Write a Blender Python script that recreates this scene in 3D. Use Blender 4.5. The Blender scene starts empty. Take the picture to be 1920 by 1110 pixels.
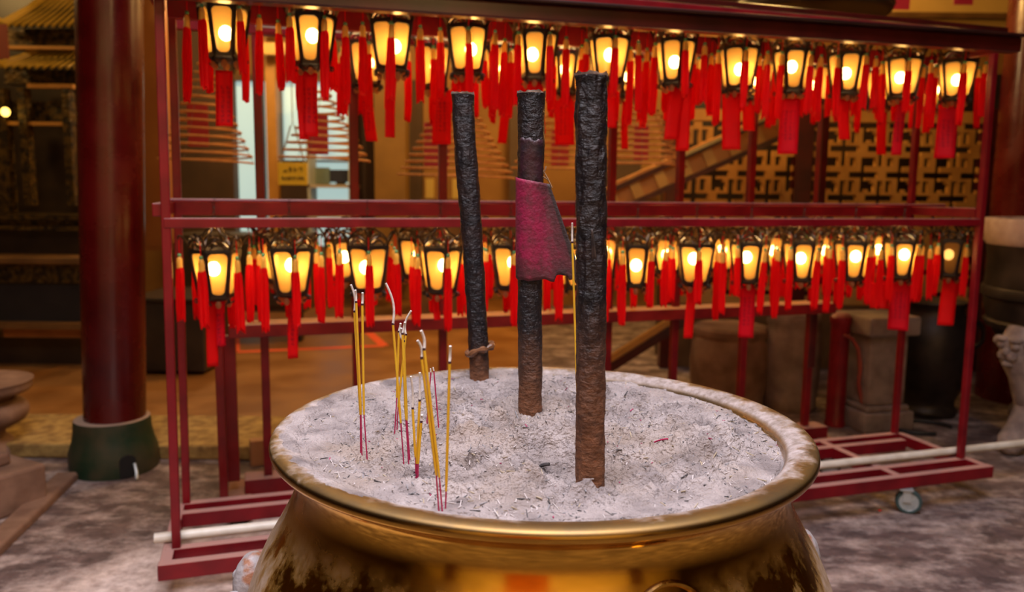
import bpy, math, random
from mathutils import Vector, Matrix, noise
random.seed(7)
S = bpy.context.scene
COL = S.collection
PI = math.pi

# ------------------------------------------------------------------ camera model
F = 1500.0
EYE = 1.27
PITCH = math.atan(195 / 1500)
ROLL = math.radians(.65)
FW = Vector((0, math.cos(PITCH), -math.sin(PITCH)))
_u0 = Vector((0, math.sin(PITCH), math.cos(PITCH)))
RT = Vector((1, 0, 0)) * math.cos(ROLL) + _u0 * math.sin(ROLL)
UP = _u0 * math.cos(ROLL) - Vector((1, 0, 0)) * math.sin(ROLL)
CAM = Vector((0, 0, EYE))


def ray(x, y):
    return FW + RT * ((x - 960) / F) + UP * (-(y - 555) / F)


def at_y(x, y, Y):
    d = ray(x, y)
    return CAM + d * (Y / d.y)


def at_z(x, y, z):
    d = ray(x, y)
    return CAM + d * ((z - EYE) / d.z)


cam_data = bpy.data.cameras.new('camera')
cam_data.sensor_width = 36
cam_data.lens = 36 * F / 1920
cam_data.clip_start = .05
cam_data.dof.use_dof = True
cam_data.dof.focus_distance = 1.28
cam_data.dof.aperture_fstop = 3.6
cam = bpy.data.objects.new('camera', cam_data)
COL.objects.link(cam)
M = Matrix((RT, UP, -FW)).transposed().to_4x4()
M.translation = CAM
cam.matrix_world = M
S.camera = cam

# ------------------------------------------------------------------ materials
def lin(c):
    return tuple(((v / 255) / 12.92 if v / 255 <= .04045 else ((v / 255 + .055) / 1.055) ** 2.4) for v in c)


def mat(name, c1, c2=None, rough=.5, metal=0., scale=8., bump=0., bscale=None, spec=.5, detail=4., lo=.35, hi=.65,
        stretch=(1, 1, 1), rough2=None):
    m = bpy.data.materials.new(name)
    m.use_nodes = True
    nt = m.node_tree
    b = nt.nodes['Principled BSDF']
    b.inputs['Roughness'].default_value = rough
    b.inputs['Metallic'].default_value = metal
    b.inputs['Specular IOR Level'].default_value = spec
    b.inputs['Base Color'].default_value = (*c1, 1)
    L = nt.links
    tc = nt.nodes.new('ShaderNodeTexCoord')
    mp = nt.nodes.new('ShaderNodeMapping')
    mp.inputs['Scale'].default_value = stretch
    L.new(tc.outputs['Object'], mp.inputs['Vector'])
    if c2 is not None:
        n = nt.nodes.new('ShaderNodeTexNoise')
        n.inputs['Scale'].default_value = scale
        n.inputs['Detail'].default_value = detail
        L.new(mp.outputs[0], n.inputs['Vector'])
        r = nt.nodes.new('ShaderNodeValToRGB')
        r.color_ramp.elements[0].position = lo
        r.color_ramp.elements[1].position = hi
        r.color_ramp.elements[0].color = (*c1, 1)
        r.color_ramp.elements[1].color = (*c2, 1)
        L.new(n.outputs['Fac'], r.inputs[0])
        L.new(r.outputs[0], b.inputs['Base Color'])
        if rough2 is not None:
            mr = nt.nodes.new('ShaderNodeMapRange')
            mr.inputs['From Min'].default_value = lo
            mr.inputs['From Max'].default_value = hi
            mr.inputs['To Min'].default_value = rough
            mr.inputs['To Max'].default_value = rough2
            L.new(n.outputs['Fac'], mr.inputs['Value'])
            L.new(mr.outputs[0], b.inputs['Roughness'])
    if bump:
        n2 = nt.nodes.new('ShaderNodeTexNoise')
        n2.inputs['Scale'].default_value = bscale or scale * 3
        n2.inputs['Detail'].default_value = 5
        L.new(mp.outputs[0], n2.inputs['Vector'])
        bp = nt.nodes.new('ShaderNodeBump')
        bp.inputs['Strength'].default_value = bump
        bp.inputs['Distance'].default_value = .01
        L.new(n2.outputs['Fac'], bp.inputs['Height'])
        L.new(bp.outputs[0], b.inputs['Normal'])
    return m


def emit(name, c, s):
    m = bpy.data.materials.new(name)
    m.use_nodes = True
    b = m.node_tree.nodes['Principled BSDF']
    b.inputs['Base Color'].default_value = (*c, 1)
    b.inputs['Emission Color'].default_value = (*c, 1)
    b.inputs['Emission Strength'].default_value = s
    return m


def dusted(name, c1, c2, dust, rough=.35, amount=.75, metal=0., scale=9.):
    """painted metal with ash dust settled on the faces that look up"""
    m = mat(name, c1, c2, rough=rough, metal=metal, scale=scale)
    nt = m.node_tree
    L = nt.links
    b = nt.nodes['Principled BSDF']
    b.inputs['Specular IOR Level'].default_value = .35
    src = b.inputs['Base Color'].links[0].from_socket
    g = nt.nodes.new('ShaderNodeNewGeometry')
    sx = nt.nodes.new('ShaderNodeSeparateXYZ')
    L.new(g.outputs['Normal'], sx.inputs[0])
    mr = nt.nodes.new('ShaderNodeMapRange')
    mr.inputs['From Min'].default_value = .6
    mr.inputs['From Max'].default_value = .95
    mr.inputs['To Max'].default_value = amount
    L.new(sx.outputs['Z'], mr.inputs['Value'])
    mx = nt.nodes.new('ShaderNodeMix')
    mx.data_type = 'RGBA'
    L.new(mr.outputs[0], mx.inputs['Factor'])
    L.new(src, mx.inputs['A'])
    mx.inputs['B'].default_value = (*dust, 1)
    L.new(mx.outputs['Result'], b.inputs['Base Color'])
    m2 = nt.nodes.new('ShaderNodeMapRange')
    m2.inputs['To Min'].default_value = rough
    m2.inputs['To Max'].default_value = .9
    L.new(mr.outputs[0], m2.inputs['Value'])
    L.new(m2.outputs[0], b.inputs['Roughness'])
    return m


RED = dusted('red_paint', (.12, .002, .006), (.19, .004, .009), (.42, .25, .21), rough=.36)
REDR = dusted('red_paint_worn', (.13, .002, .004), (.2, .006, .008), (.38, .2, .12), rough=.38)
LACQ = mat('red_lacquer', (.05, .0006, .001), (.085, .0015, .0015), rough=.2, scale=5, bump=.05, bscale=30, rough2=.32)
DARKRED = mat('dark_red_wood', (.035, .003, .003), (.07, .006, .004), rough=.3, scale=6)
BLACK = mat('black_metal', (.012, .008, .006), (.03, .018, .01), rough=.4, scale=40, metal=.3)
FRINGE = mat('red_silk', (.75, .0, .003), (.9, .006, .006), rough=.6, scale=120, stretch=(1, 1, .05), spec=.2)
GOLD = mat('gold_thread', (.85, .36, .03), (.95, .5, .08), rough=.35, scale=60, stretch=(1, 1, .1))
BEAD = mat('jade_bead', (.12, .32, .12), rough=.25)
THREAD = mat('red_thread', (.6, .005, .01), rough=.6)


def add_glow_mix(m, amt, col):
    """thin fabric lets some light through"""
    nt = m.node_tree
    b = nt.nodes['Principled BSDF']
    t = nt.nodes.new('ShaderNodeBsdfTranslucent')
    t.inputs[0].default_value = (*col, 1)
    mx = nt.nodes.new('ShaderNodeMixShader')
    mx.inputs[0].default_value = amt
    out = nt.nodes['Material Output']
    nt.links.new(b.outputs[0], mx.inputs[1])
    nt.links.new(t.outputs[0], mx.inputs[2])
    nt.links.new(mx.outputs[0], out.inputs[0])


add_glow_mix(FRINGE, .5, (.95, .006, .006))


def panel_mat(name, col, clear):
    m = bpy.data.materials.new(name)
    m.use_nodes = True
    nt = m.node_tree
    L = nt.links
    out = nt.nodes['Material Output']
    b = nt.nodes['Principled BSDF']
    b.inputs['Base Color'].default_value = (*[c * .5 for c in col], 1)
    b.inputs['Roughness'].default_value = .3
    t = nt.nodes.new('ShaderNodeBsdfTranslucent')
    t.inputs[0].default_value = (*col, 1)
    tr = nt.nodes.new('ShaderNodeBsdfTransparent')
    tr.inputs[0].default_value = (1, .8, .5, 1)
    m1 = nt.nodes.new('ShaderNodeMixShader')
    m1.inputs[0].default_value = .72
    L.new(b.outputs[0], m1.inputs[1])
    L.new(t.outputs[0], m1.inputs[2])
    m2 = nt.nodes.new('ShaderNodeMixShader')
    m2.inputs[0].default_value = clear
    L.new(m1.outputs[0], m2.inputs[1])
    L.new(tr.outputs[0], m2.inputs[2])
    L.new(m2.outputs[0], out.inputs[0])
    return m


GLASS = panel_mat('amber_pane', (.42, .225, .055), .32)
BASEPANE = panel_mat('pale_pane', (.75, .42, .2), .2)
BULB = emit('lit_bulb', (1, .66, .27), 85)
BULBDIM = emit('dim_bulb', (1, .6, .22), 5)


def card_mat(name, c, writing=True):
    m = bpy.data.materials.new(name)
    m.use_nodes = True
    nt = m.node_tree
    L = nt.links
    b = nt.nodes['Principled BSDF']
    b.inputs['Roughness'].default_value = .6
    b.inputs['Specular IOR Level'].default_value = .25
    b.inputs['Base Color'].default_value = (*c, 1)
    if writing:
        tc = nt.nodes.new('ShaderNodeTexCoord')
        sp = nt.nodes.new('ShaderNodeSeparateXYZ')
        L.new(tc.outputs['Object'], sp.inputs[0])

        def math_(op, a, v):
            n = nt.nodes.new('ShaderNodeMath')
            n.operation = op
            for k, q in enumerate((a, v)):
                if q is None:
                    continue
                if isinstance(q, (int, float)):
                    n.inputs[k].default_value = q
                else:
                    L.new(q, n.inputs[k])
            return n.outputs[0]
        # three columns of brushed marks
        col = math_('PINGPONG', math_('ADD', sp.outputs['X'], .0085 + .5 * .017 * 0), .0085)
        incol = math_('LESS_THAN', col, .0048)
        inx = math_('LESS_THAN', math_('ABSOLUTE', sp.outputs['X'], None), .024)
        row = math_('GREATER_THAN', math_('PINGPONG', sp.outputs['Z'], .0075), .0016)
        zin = math_('LESS_THAN', sp.outputs['Z'], -.045)
        zin2 = math_('GREATER_THAN', sp.outputs['Z'], -.165)
        n = nt.nodes.new('ShaderNodeTexNoise')
        n.inputs['Scale'].default_value = 300
        n.inputs['Detail'].default_value = 1
        L.new(tc.outputs['Object'], n.inputs['Vector'])
        st = math_('GREATER_THAN', n.outputs['Fac'], .5)
        a = st
        for q in (incol, inx, row, zin, zin2):
            a = math_('MULTIPLY', a, q)
        mx = nt.nodes.new('ShaderNodeMix')
        mx.data_type = 'RGBA'
        L.new(math_('MULTIPLY', a, .85), mx.inputs['Factor'])
        mx.inputs['A'].default_value = (*c, 1)
        mx.inputs['B'].default_value = (.05, .002, .02, 1)
        L.new(mx.outputs['Result'], b.inputs['Base Color'])
    add_glow_mix(m, .45, c)
    return m


CARD = card_mat('scarlet_card', (.85, .003, .006))
CARDPLAIN = card_mat('plain_scarlet_card', (.88, .003, .005), False)
CARDPINK = card_mat('crimson_card', (.8, .003, .022))

WOODO = mat('ochre_wood', (.36, .16, .025), (.5, .24, .045), rough=.5, scale=4)
WOODB = mat('brown_wood', (.10, .045, .012), (.16, .075, .02), rough=.45, scale=5)
WOODD = mat('dark_wood', (.018, .010, .006), (.035, .02, .01), rough=.4, scale=6)
STONE = mat('grey_stone', (.16, .11, .09), (.27, .2, .17), rough=.85, scale=9, bump=.3)
STONEB = mat('brown_stone', (.15, .075, .045), (.25, .14, .09), rough=.85, scale=8, bump=.3)
STONED = mat('dusty_stone_leg', (.14, .1, .09), (.3, .23, .2), rough=.85, scale=14, bump=.4)
BRONZE = mat('dark_bronze', (.02, .014, .012), (.05, .035, .028), rough=.45, metal=.6, scale=7)
COIL = mat('incense_coil', (.46, .16, .02), (.6, .24, .04), rough=.8, scale=30)
GREEN = mat('green_stone', (.008, .03, .012), (.05, .045, .022), rough=.6, scale=5, bump=.25, bscale=20, lo=.4, hi=.75)
PVC = mat('white_pipe', (.55, .5, .42), (.7, .66, .58), rough=.4, scale=14)
STEEL = mat('grey_steel', (.35, .4, .42), (.5, .53, .52), rough=.4, metal=.5, scale=20)
RUBBER = mat('dark_rubber', (.03, .06, .06), rough=.6)


# ------------------------------------------------------------------ mesh builder
class MB:
    def __init__(s):
        s.v = []
        s.f = []
        s.m = []
        s.mi = 0

    def add(s, vs, fs):
        o = len(s.v)
        s.v += [tuple(v) for v in vs]
        for f in fs:
            s.f.append(tuple(i + o for i in f))
            s.m.append(s.mi)
        return s

    def box(s, c, d, rot=None, taper=(1, 1)):
        hx, hy, hz = d[0] / 2, d[1] / 2, d[2] / 2
        c = Vector(c)
        vs = []
        for z in (-1, 1):
            tx, ty = taper if z > 0 else (1, 1)
            for x, y in ((-1, -1), (1, -1), (1, 1), (-1, 1)):
                p = Vector((x * hx * tx, y * hy * ty, z * hz))
                if rot is not None:
                    p = rot @ p
                vs.append(c + p)
        return s.add(vs, [(3, 2, 1, 0), (4, 5, 6, 7), (0, 1, 5, 4), (1, 2, 6, 5), (2, 3, 7, 6), (3, 0, 4, 7)])

    def bar(s, a, b, w, h=None, upv=(0, 0, 1)):
        """rectangular bar from a to b, w across, h along upv"""
        a, b = Vector(a), Vector(b)
        h = h or w
        d = b - a
        l = d.length
        d.normalize()
        u = Vector(upv)
        if abs(d.dot(u)) > .95:
            u = Vector((0, 1, 0))
        x = d.cross(u).normalized()
        z = x.cross(d)
        R = Matrix((x, d, z)).transposed()
        return s.box((a + b) / 2, (w, l, h), R)

    def tube(s, pts, r, n=8, cap=True, close=False):
        pts = [Vector(p) for p in pts]
        k = len(pts)
        rs = r if isinstance(r, (list, tuple)) else [r] * k
        vs = []
        up = None
        for i, p in enumerate(pts):
            if close:
                t = (pts[(i + 1) % k] - pts[i - 1]).normalized()
            else:
                t = (pts[min(i + 1, k - 1)] - pts[max(i - 1, 0)]).normalized()
            if up is None:
                up = Vector((0, 0, 1)) if abs(t.z) < .9 else Vector((1, 0, 0))
            x = t.cross(up).normalized()
            up = x.cross(t).normalized()
            for j in range(n):
                a = 2 * PI * j / n
                vs.append(p + (x * math.cos(a) + up * math.sin(a)) * rs[i])
        fs = []
        for i in range(k if close else k - 1):
            i2 = (i + 1) % k
            for j in range(n):
                fs.append((i * n + j, i * n + (j + 1) % n, i2 * n + (j + 1) % n, i2 * n + j))
        if cap and not close:
            fs.append(tuple(range(n))[::-1])
            fs.append(tuple((k - 1) * n + j for j in range(n)))
        return s.add(vs, fs)

    def lathe(s, prof, n=32, c=(0, 0, 0), fn=None, a0=0.):
        vs = []
        for i, (r, z) in enumerate(prof):
            for j in range(n):
                a = 2 * PI * j / n + a0
                rr = r * (fn(a, z) if fn else 1)
                vs.append((c[0] + rr * math.cos(a), c[1] + rr * math.sin(a), c[2] + z))
        fs = []
        for i in range(len(prof) - 1):
            for j in range(n):
                fs.append((i * n + j, i * n + (j + 1) % n, (i + 1) * n + (j + 1) % n, (i + 1) * n + j))
        if prof[0][0] > 1e-6:
            fs.append(tuple(range(n))[::-1])
        if prof[-1][0] > 1e-6:
            fs.append(tuple((len(prof) - 1) * n + j for j in range(n)))
        return s.add(vs, fs)

    def sphere(s, c, r, n=12, sc=(1, 1, 1)):
        k = n // 2
        prof = [(r * math.sin(PI * i / k), -r * math.cos(PI * i / k)) for i in range(k + 1)]
        prof[0] = (1e-5, -r)
        prof[-1] = (1e-5, r)
        vs = []
        for (rr, z) in prof:
            for j in range(n):
                a = 2 * PI * j / n
                vs.append((c[0] + rr * math.cos(a) * sc[0], c[1] + rr * math.sin(a) * sc[1], c[2] + z * sc[2]))
        fs = [(i * n + j, i * n + (j + 1) % n, (i + 1) * n + (j + 1) % n, (i + 1) * n + j) for i in range(k) for j in range(n)]
        return s.add(vs, fs)

    def mesh(s, name, mats, smooth=True):
        me = bpy.data.meshes.new(name)
        me.from_pydata(s.v, [], s.f)
        for m in (mats if isinstance(mats, (list, tuple)) else [mats]):
            me.materials.append(m)
        me.polygons.foreach_set('material_index', s.m)
        if smooth:
            me.polygons.foreach_set('use_smooth', [True] * len(me.polygons))
            try:
                me.set_sharp_from_angle(angle=math.radians(38))
            except Exception:
                pass
        me.update()
        return me

    def build(s, name, mats, parent=None, loc=None, smooth=True, bevel=0.):
        o = bpy.data.objects.new(name, s.mesh(name, mats, smooth))
        COL.objects.link(o)
        if parent is not None:
            o.parent = parent
        if loc is not None:
            o.location = loc
        if bevel:
            b = o.modifiers.new('bevel', 'BEVEL')
            b.width = bevel
            b.segments = 2
            b.limit_method = 'ANGLE'
        return o


def tag(o, label, cat, group=None, kind=None):
    o['label'] = label
    o['category'] = cat
    if group:
        o['group'] = group
    if kind:
        o['kind'] = kind
    return o


def thing(name, label, cat, loc=(0, 0, 0), rz=0., group=None):
    o = bpy.data.objects.new(name, None)
    COL.objects.link(o)
    o.location = loc
    o.rotation_euler = (0, 0, rz)
    return tag(o, label, cat, group)


def struct(o, label=None):
    o['kind'] = 'structure'
    if label:
        o['label'] = label
    return o


def copy_tree(o, parent=None):
    c = o.copy()
    COL.objects.link(c)
    if parent is not None:
        c.parent = parent
    for ch in list(o.children):
        copy_tree(ch, c)
    return c


def ordinal(i):
    return ['first', 'second', 'third', 'fourth', 'fifth', 'sixth', 'seventh', 'eighth', 'ninth', 'tenth', 'eleventh', 'twelfth',
            'thirteenth', 'fourteenth', 'fifteenth'][i]


def px_box(mb, x0, y0, x1, y1, Y, th, yref=None):
    """axis aligned box whose front face, at depth Y, spans the given part of the photograph"""
    ym = (y0 + y1) / 2
    xm = (x0 + x1) / 2
    a = at_y(x0, ym, Y).x
    b = at_y(x1, ym, Y).x
    t = at_y(xm, y0, Y).z
    u = at_y(xm, y1, Y).z
    mb.box(((a + b) / 2, Y + th / 2, (t + u) / 2), (b - a, th, t - u))
    return mb


# ------------------------------------------------------------------ room
def floor_mat():
    m = bpy.data.materials.new('dusty_stone_floor')
    m.use_nodes = True
    nt = m.node_tree
    L = nt.links
    b = nt.nodes['Principled BSDF']
    tc = nt.nodes.new('ShaderNodeTexCoord')

    def nz(scale, detail=6, rough=.6, st=(1, 1, 1)):
        mp = nt.nodes.new('ShaderNodeMapping')
        mp.inputs['Scale'].default_value = st
        L.new(tc.outputs['Object'], mp.inputs[0])
        n = nt.nodes.new('ShaderNodeTexNoise')
        n.inputs['Scale'].default_value = scale
        n.inputs['Detail'].default_value = detail
        n.inputs['Roughness'].default_value = rough
        L.new(mp.outputs[0], n.inputs['Vector'])
        return n.outputs['Fac']

    def ramp(f, a, c1, p, c2):
        r = nt.nodes.new('ShaderNodeValToRGB')
        r.color_ramp.elements[0].position = a
        r.color_ramp.elements[1].position = p
        r.color_ramp.elements[0].color = (*c1, 1)
        r.color_ramp.elements[1].color = (*c2, 1)
        L.new(f, r.inputs[0])
        return r.outputs[0]

    def mix(f, a, c):
        x = nt.nodes.new('ShaderNodeMix')
        x.data_type = 'RGBA'
        L.new(f, x.inputs['Factor'])
        L.new(a, x.inputs['A'])
        L.new(c, x.inputs['B'])
        return x.outputs['Result']
    darks = ramp(nz(14), .35, (.05, .03, .028), .7, (.15, .095, .085))
    pale = ramp(nz(22, 8, .7), .3, (.26, .18, .15), .68, (.72, .58, .52))
    # swept cement patch to the left of the burner, scattered ash to the right
    g = nt.nodes.new('ShaderNodeSeparateXYZ')
    L.new(tc.outputs['Object'], g.inputs[0])

    def mth(op, a, v):
        n = nt.nodes.new('ShaderNodeMath')
        n.operation = op
        for k, q in enumerate((a, v)):
            if isinstance(q, (int, float)):
                n.inputs[k].default_value = q
            else:
                L.new(q, n.inputs[k])
        return n.outputs[0]
    dx = mth('MULTIPLY', mth('ADD', g.outputs['X'], .25), 1 / 1.25)
    dy = mth('MULTIPLY', mth('ADD', g.outputs['Y'], -2.0), 1 / 1.3)
    rr = mth('SQRT', mth('ADD', mth('MULTIPLY', dx, dx), mth('MULTIPLY', dy, dy)), 0)
    rr = mth('ADD', rr, mth('MULTIPLY', mth('ADD', nz(3), -.5), .5))
    mr = nt.nodes.new('ShaderNodeMapRange')
    mr.inputs['From Min'].default_value = 1.05
    mr.inputs['From Max'].default_value = .92
    L.new(rr, mr.inputs['Value'])
    scat = nt.nodes.new('ShaderNodeMapRange')
    scat.inputs['From Min'].default_value = .46
    scat.inputs['From Max'].default_value = .68
    scat.inputs['To Max'].default_value = .8
    L.new(nz(4.5, 9, .72, (1, 1.6, 1)), scat.inputs['Value'])
    base = mix(scat.outputs[0], darks, pale)
    c = mix(mr.outputs[0], base, pale)
    L.new(c, b.inputs['Base Color'])
    b.inputs['Roughness'].default_value = .75
    bp = nt.nodes.new('ShaderNodeBump')
    bp.inputs['Strength'].default_value = .5
    bp.inputs['Distance'].default_value = .02
    L.new(nz(9, 10, .65), bp.inputs['Height'])
    L.new(bp.outputs[0], b.inputs['Normal'])
    return m


TILE = mat('ochre_tiles', (.2, .075, .014), (.3, .13, .03), rough=.38, scale=3, bump=.06, bscale=10, rough2=.5)
KERB = mat('speckled_kerb', (.2, .11, .03), (.42, .27, .08), rough=.8, scale=18, bump=.3)
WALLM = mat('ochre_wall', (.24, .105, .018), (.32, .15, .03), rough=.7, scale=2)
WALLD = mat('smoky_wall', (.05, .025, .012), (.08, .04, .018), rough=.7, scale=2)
CEIL = mat('smoky_ceiling', (.06, .03, .015), (.1, .05, .02), rough=.8, scale=3)

f = MB()
f.box((0, 2.4, -.05), (15, 13.2, .1))
struct(f.build('floor', floor_mat(), smooth=False))
f = MB()
f.box((-3.7, 6.3, .03), (7.6, 5.3, .06))
struct(f.build('floor_platform', TILE, smooth=False))
f = MB()
f.box((-3.7, 3.9, .034), (7.6, .52, .068))
struct(f.build('trim_1', KERB, smooth=False, bevel=.01))
for nm, c, d, m in (('wall_back', (0, 9.05, 2.2), (15, .1, 4.6), WALLM), ('wall_left', (-7.5, 2.4, 2.2), (.1, 13.3, 4.6), WALLD),
                    ('wall_right', (7.5, 2.4, 2.2), (.1, 13.3, 4.6), WALLD), ('wall_front', (0, -4.2, 2.2), (15, .1, 4.6), mat('pale_plaster', (.5, .42, .26), (.6, .5, .32), rough=.7, scale=1.2))):
    w = MB()
    w.box(c, d)
    struct(w.build(nm, m, smooth=False))
# ceiling with an open skylight above the courtyard
w = MB()
for c, d in (((0, 6.6, 4.55), (15, 5.0, .1)), ((0, -2.9, 4.55), (15, 2.6, .1)), ((-4.75, 1.25, 4.55), (5.5, 5.7, .1)), ((4.75, 1.25, 4.55), (5.5, 5.7, .1))):
    w.box(c, d)
struct(w.build('ceiling', CEIL, smooth=False))

# ------------------------------------------------------------------ burner (brass urn)
UC = Vector((.0525, 1.325, 0))
R0 = .4405
ZR = .88


def brass_mat():
    m = mat('brass', (.66, .36, .05), (.5, .25, .03), rough=.09, metal=1, scale=5, lo=.35, hi=.7, rough2=.2, bump=.008, bscale=60)
    nt = m.node_tree
    L = nt.links
    b = nt.nodes['Principled BSDF']
    src = b.inputs['Base Color'].links[0].from_socket
    rsrc = b.inputs['Roughness'].links[0].from_socket
    tc = nt.nodes.new('ShaderNodeTexCoord')
    g = nt.nodes.new('ShaderNodeSeparateXYZ')
    L.new(tc.outputs['Object'], g.inputs[0])
    geo = nt.nodes.new('ShaderNodeNewGeometry')
    gn = nt.nodes.new('ShaderNodeSeparateXYZ')
    L.new(geo.outputs['Normal'], gn.inputs[0])

    def mth(op, a, v):
        n = nt.nodes.new('ShaderNodeMath')
        n.operation = op
        n.use_clamp = op in ('MINIMUM',)
        for k, q in enumerate((a, v)):
            if isinstance(q, (int, float)):
                n.inputs[k].default_value = q
            else:
                L.new(q, n.inputs[k])
        return n.outputs[0]

    def nz(s, d=6, st=(1, 1, 1)):
        mp = nt.nodes.new('ShaderNodeMapping')
        mp.inputs['Scale'].default_value = st
        L.new(tc.outputs['Object'], mp.inputs[0])
        n = nt.nodes.new('ShaderNodeTexNoise')
        n.inputs['Scale'].default_value = s
        n.inputs['Detail'].default_value = d
        n.inputs['Roughness'].default_value = .7
        L.new(mp.outputs[0], n.inputs[0])
        return n.outputs['Fac']

    def rng(v, a, c, lo=0., hi=1.):
        r = nt.nodes.new('ShaderNodeMapRange')
        r.inputs['From Min'].default_value = a
        r.inputs['From Max'].default_value = c
        r.inputs['To Min'].default_value = lo
        r.inputs['To Max'].default_value = hi
        L.new(v, r.inputs['Value'])
        return r.outputs[0]
    n1 = nz(16, 8)
    # ash lies thick on the lip, thinner towards its outer edge and the front
    rad = mth('SQRT', mth('ADD', mth('MULTIPLY', g.outputs['X'], g.outputs['X']), mth('MULTIPLY', g.outputs['Y'], g.outputs['Y'])), 0)
    inner = rng(rad, R0 - .04, R0 + .002, .75, -.1)
    front = rng(g.outputs['Y'], -.42, -.05, -.1, .25)
    side = rng(g.outputs['X'], -.4, -.15, .25, 0.)
    top = rng(gn.outputs['Z'], .25, .8)
    lip = mth('MULTIPLY', top, rng(mth('ADD', mth('ADD', inner, mth('ADD', front, side)), mth('MULTIPLY', mth('ADD', n1, -.5), 2.4)), .25, .75))
    # drips and verdigris on the shoulders at the two sides
    sx = mth('ABSOLUTE', g.outputs['X'], 0)
    body = rng(g.outputs['Z'], ZR - .04, ZR - .07)
    st = mth('MULTIPLY', body, rng(mth('ADD', mth('MULTIPLY', sx, 2.6), mth('MULTIPLY', mth('ADD', nz(14, 6, (1, 1, .18)), -.5), .9)), 1.0, 1.14))
    mx = nt.nodes.new('ShaderNodeMix')
    mx.data_type = 'RGBA'
    fac = mth('MAXIMUM', mth('MULTIPLY', lip, .95), mth('MULTIPLY', st, .72))
    L.new(fac, mx.inputs['Factor'])
    L.new(src, mx.inputs['A'])
    dr = nt.nodes.new('ShaderNodeValToRGB')
    dr.color_ramp.elements[0].position = .3
    dr.color_ramp.elements[1].position = .65
    dr.color_ramp.elements[0].color = (.15, .11, .085, 1)
    dr.color_ramp.elements[1].color = (.4, .34, .33, 1)
    L.new(nz(55, 7), dr.inputs[0])
    L.new(dr.outputs[0], mx.inputs['B'])
    L.new(mx.outputs['Result'], b.inputs['Base Color'])
    L.new(mth('SUBTRACT', 1., fac), b.inputs['Metallic'])
    r2 = nt.nodes.new('ShaderNodeMix')
    L.new(fac, r2.inputs['Factor'])
    L.new(rsrc, r2.inputs['A'])
    r2.inputs['B'].default_value = .9
    # dulled band of tarnish just under and on top of the lip
    lipreg = rng(g.outputs['Z'], ZR - .032, ZR - .02)
    L.new(mth('MAXIMUM', r2.outputs['Result'], mth('MULTIPLY', lipreg, rng(gn.outputs['Z'], .1, .7, .12, .5))), b.inputs['Roughness'])
    tn = nt.nodes.new('ShaderNodeMix')
    tn.data_type = 'RGBA'
    L.new(mth('MULTIPLY', mth('MULTIPLY', lipreg, rng(gn.outputs['Z'], -.1, .45, .15, 1.)), rng(nz(9, 5), .3, .7, .72, 1.)), tn.inputs['Factor'])
    L.new(src, tn.inputs['A'])
    tn.inputs['B'].default_value = (.17, .115, .06, 1)
    L.new(tn.outputs['Result'], mx.inputs['A'])
    return m


BRASS = brass_mat()
urn = thing('incense_burner', 'huge round polished brass incense burner filled with grey ash', 'incense burner', (UC.x, UC.y, 0))
k = R0
prof_in = [(k * .6, .76), (k - .055, .80), (k - .05, .845), (k - .045, .868), (k - .036, .877), (k - .02, .8815), (k - .008, .882),
           (k + .001, .8795), (k + .0045, .8745), (k + .0045, .868), (k + .001, .863), (k - .008, .859), (k - .022, .854), (k - .031, .846),
           (k - .036, .832), (k - .037, .815), (k - .032, .79), (k - .02, .76), (k + .002, .72), (k + .024, .68), (k + .044, .63),
           (k + .06, .575), (k + .068, .52), (k + .062, .46), (k + .04, .39), (k - .005, .32), (k - .08, .26), (k - .15, .22), (k - .16, .2), (k - .14, .17),
           (k - .1, .14), (k - .08, .1), (k - .075, .04), (k - .07, .02), (k - .07, .0), (.02, .0)]
# smooth the profile
def smooth_prof(p, n=3):
    out = []
    for i in range(len(p) - 1):
        p0 = p[max(i - 1, 0)]
        p1, p2 = p[i], p[i + 1]
        p3 = p[min(i + 2, len(p) - 1)]
        for j in range(n):
            t = j / n
            out.append(tuple(.5 * ((2 * b) + (-a + c) * t + (2 * a - 5 * b + 4 * c - d) * t * t + (-a + 3 * b - 3 * c + d) * t ** 3)
                             for a, b, c, d in zip(p0, p1, p2, p3)))
    out.append(p[-1])
    return out


ub = MB()
ub.lathe(smooth_prof(prof_in[::-1], 3)[::1], 160)
ub.build('body', BRASS, urn)
# raised oval medallion on the front of the belly
md = MB()
ma = -PI / 2 + .36
mz = .565
mc = Vector((math.cos(ma) * (k + .06), math.sin(ma) * (k + .06), mz))
tx = Vector((-math.sin(ma), math.cos(ma), 0))
tz = Vector((math.cos(ma) * -.12, math.sin(ma) * -.12, 1)).normalized()


def belly(a, z):
    pr = prof_in[13:30]
    for (r0, z0), (r1, z1) in zip(pr, pr[1:]):
        if z1 <= z <= z0:
            t = (z - z0) / (z1 - z0)
            return r0 + (r1 - r0) * t
    return k


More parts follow.
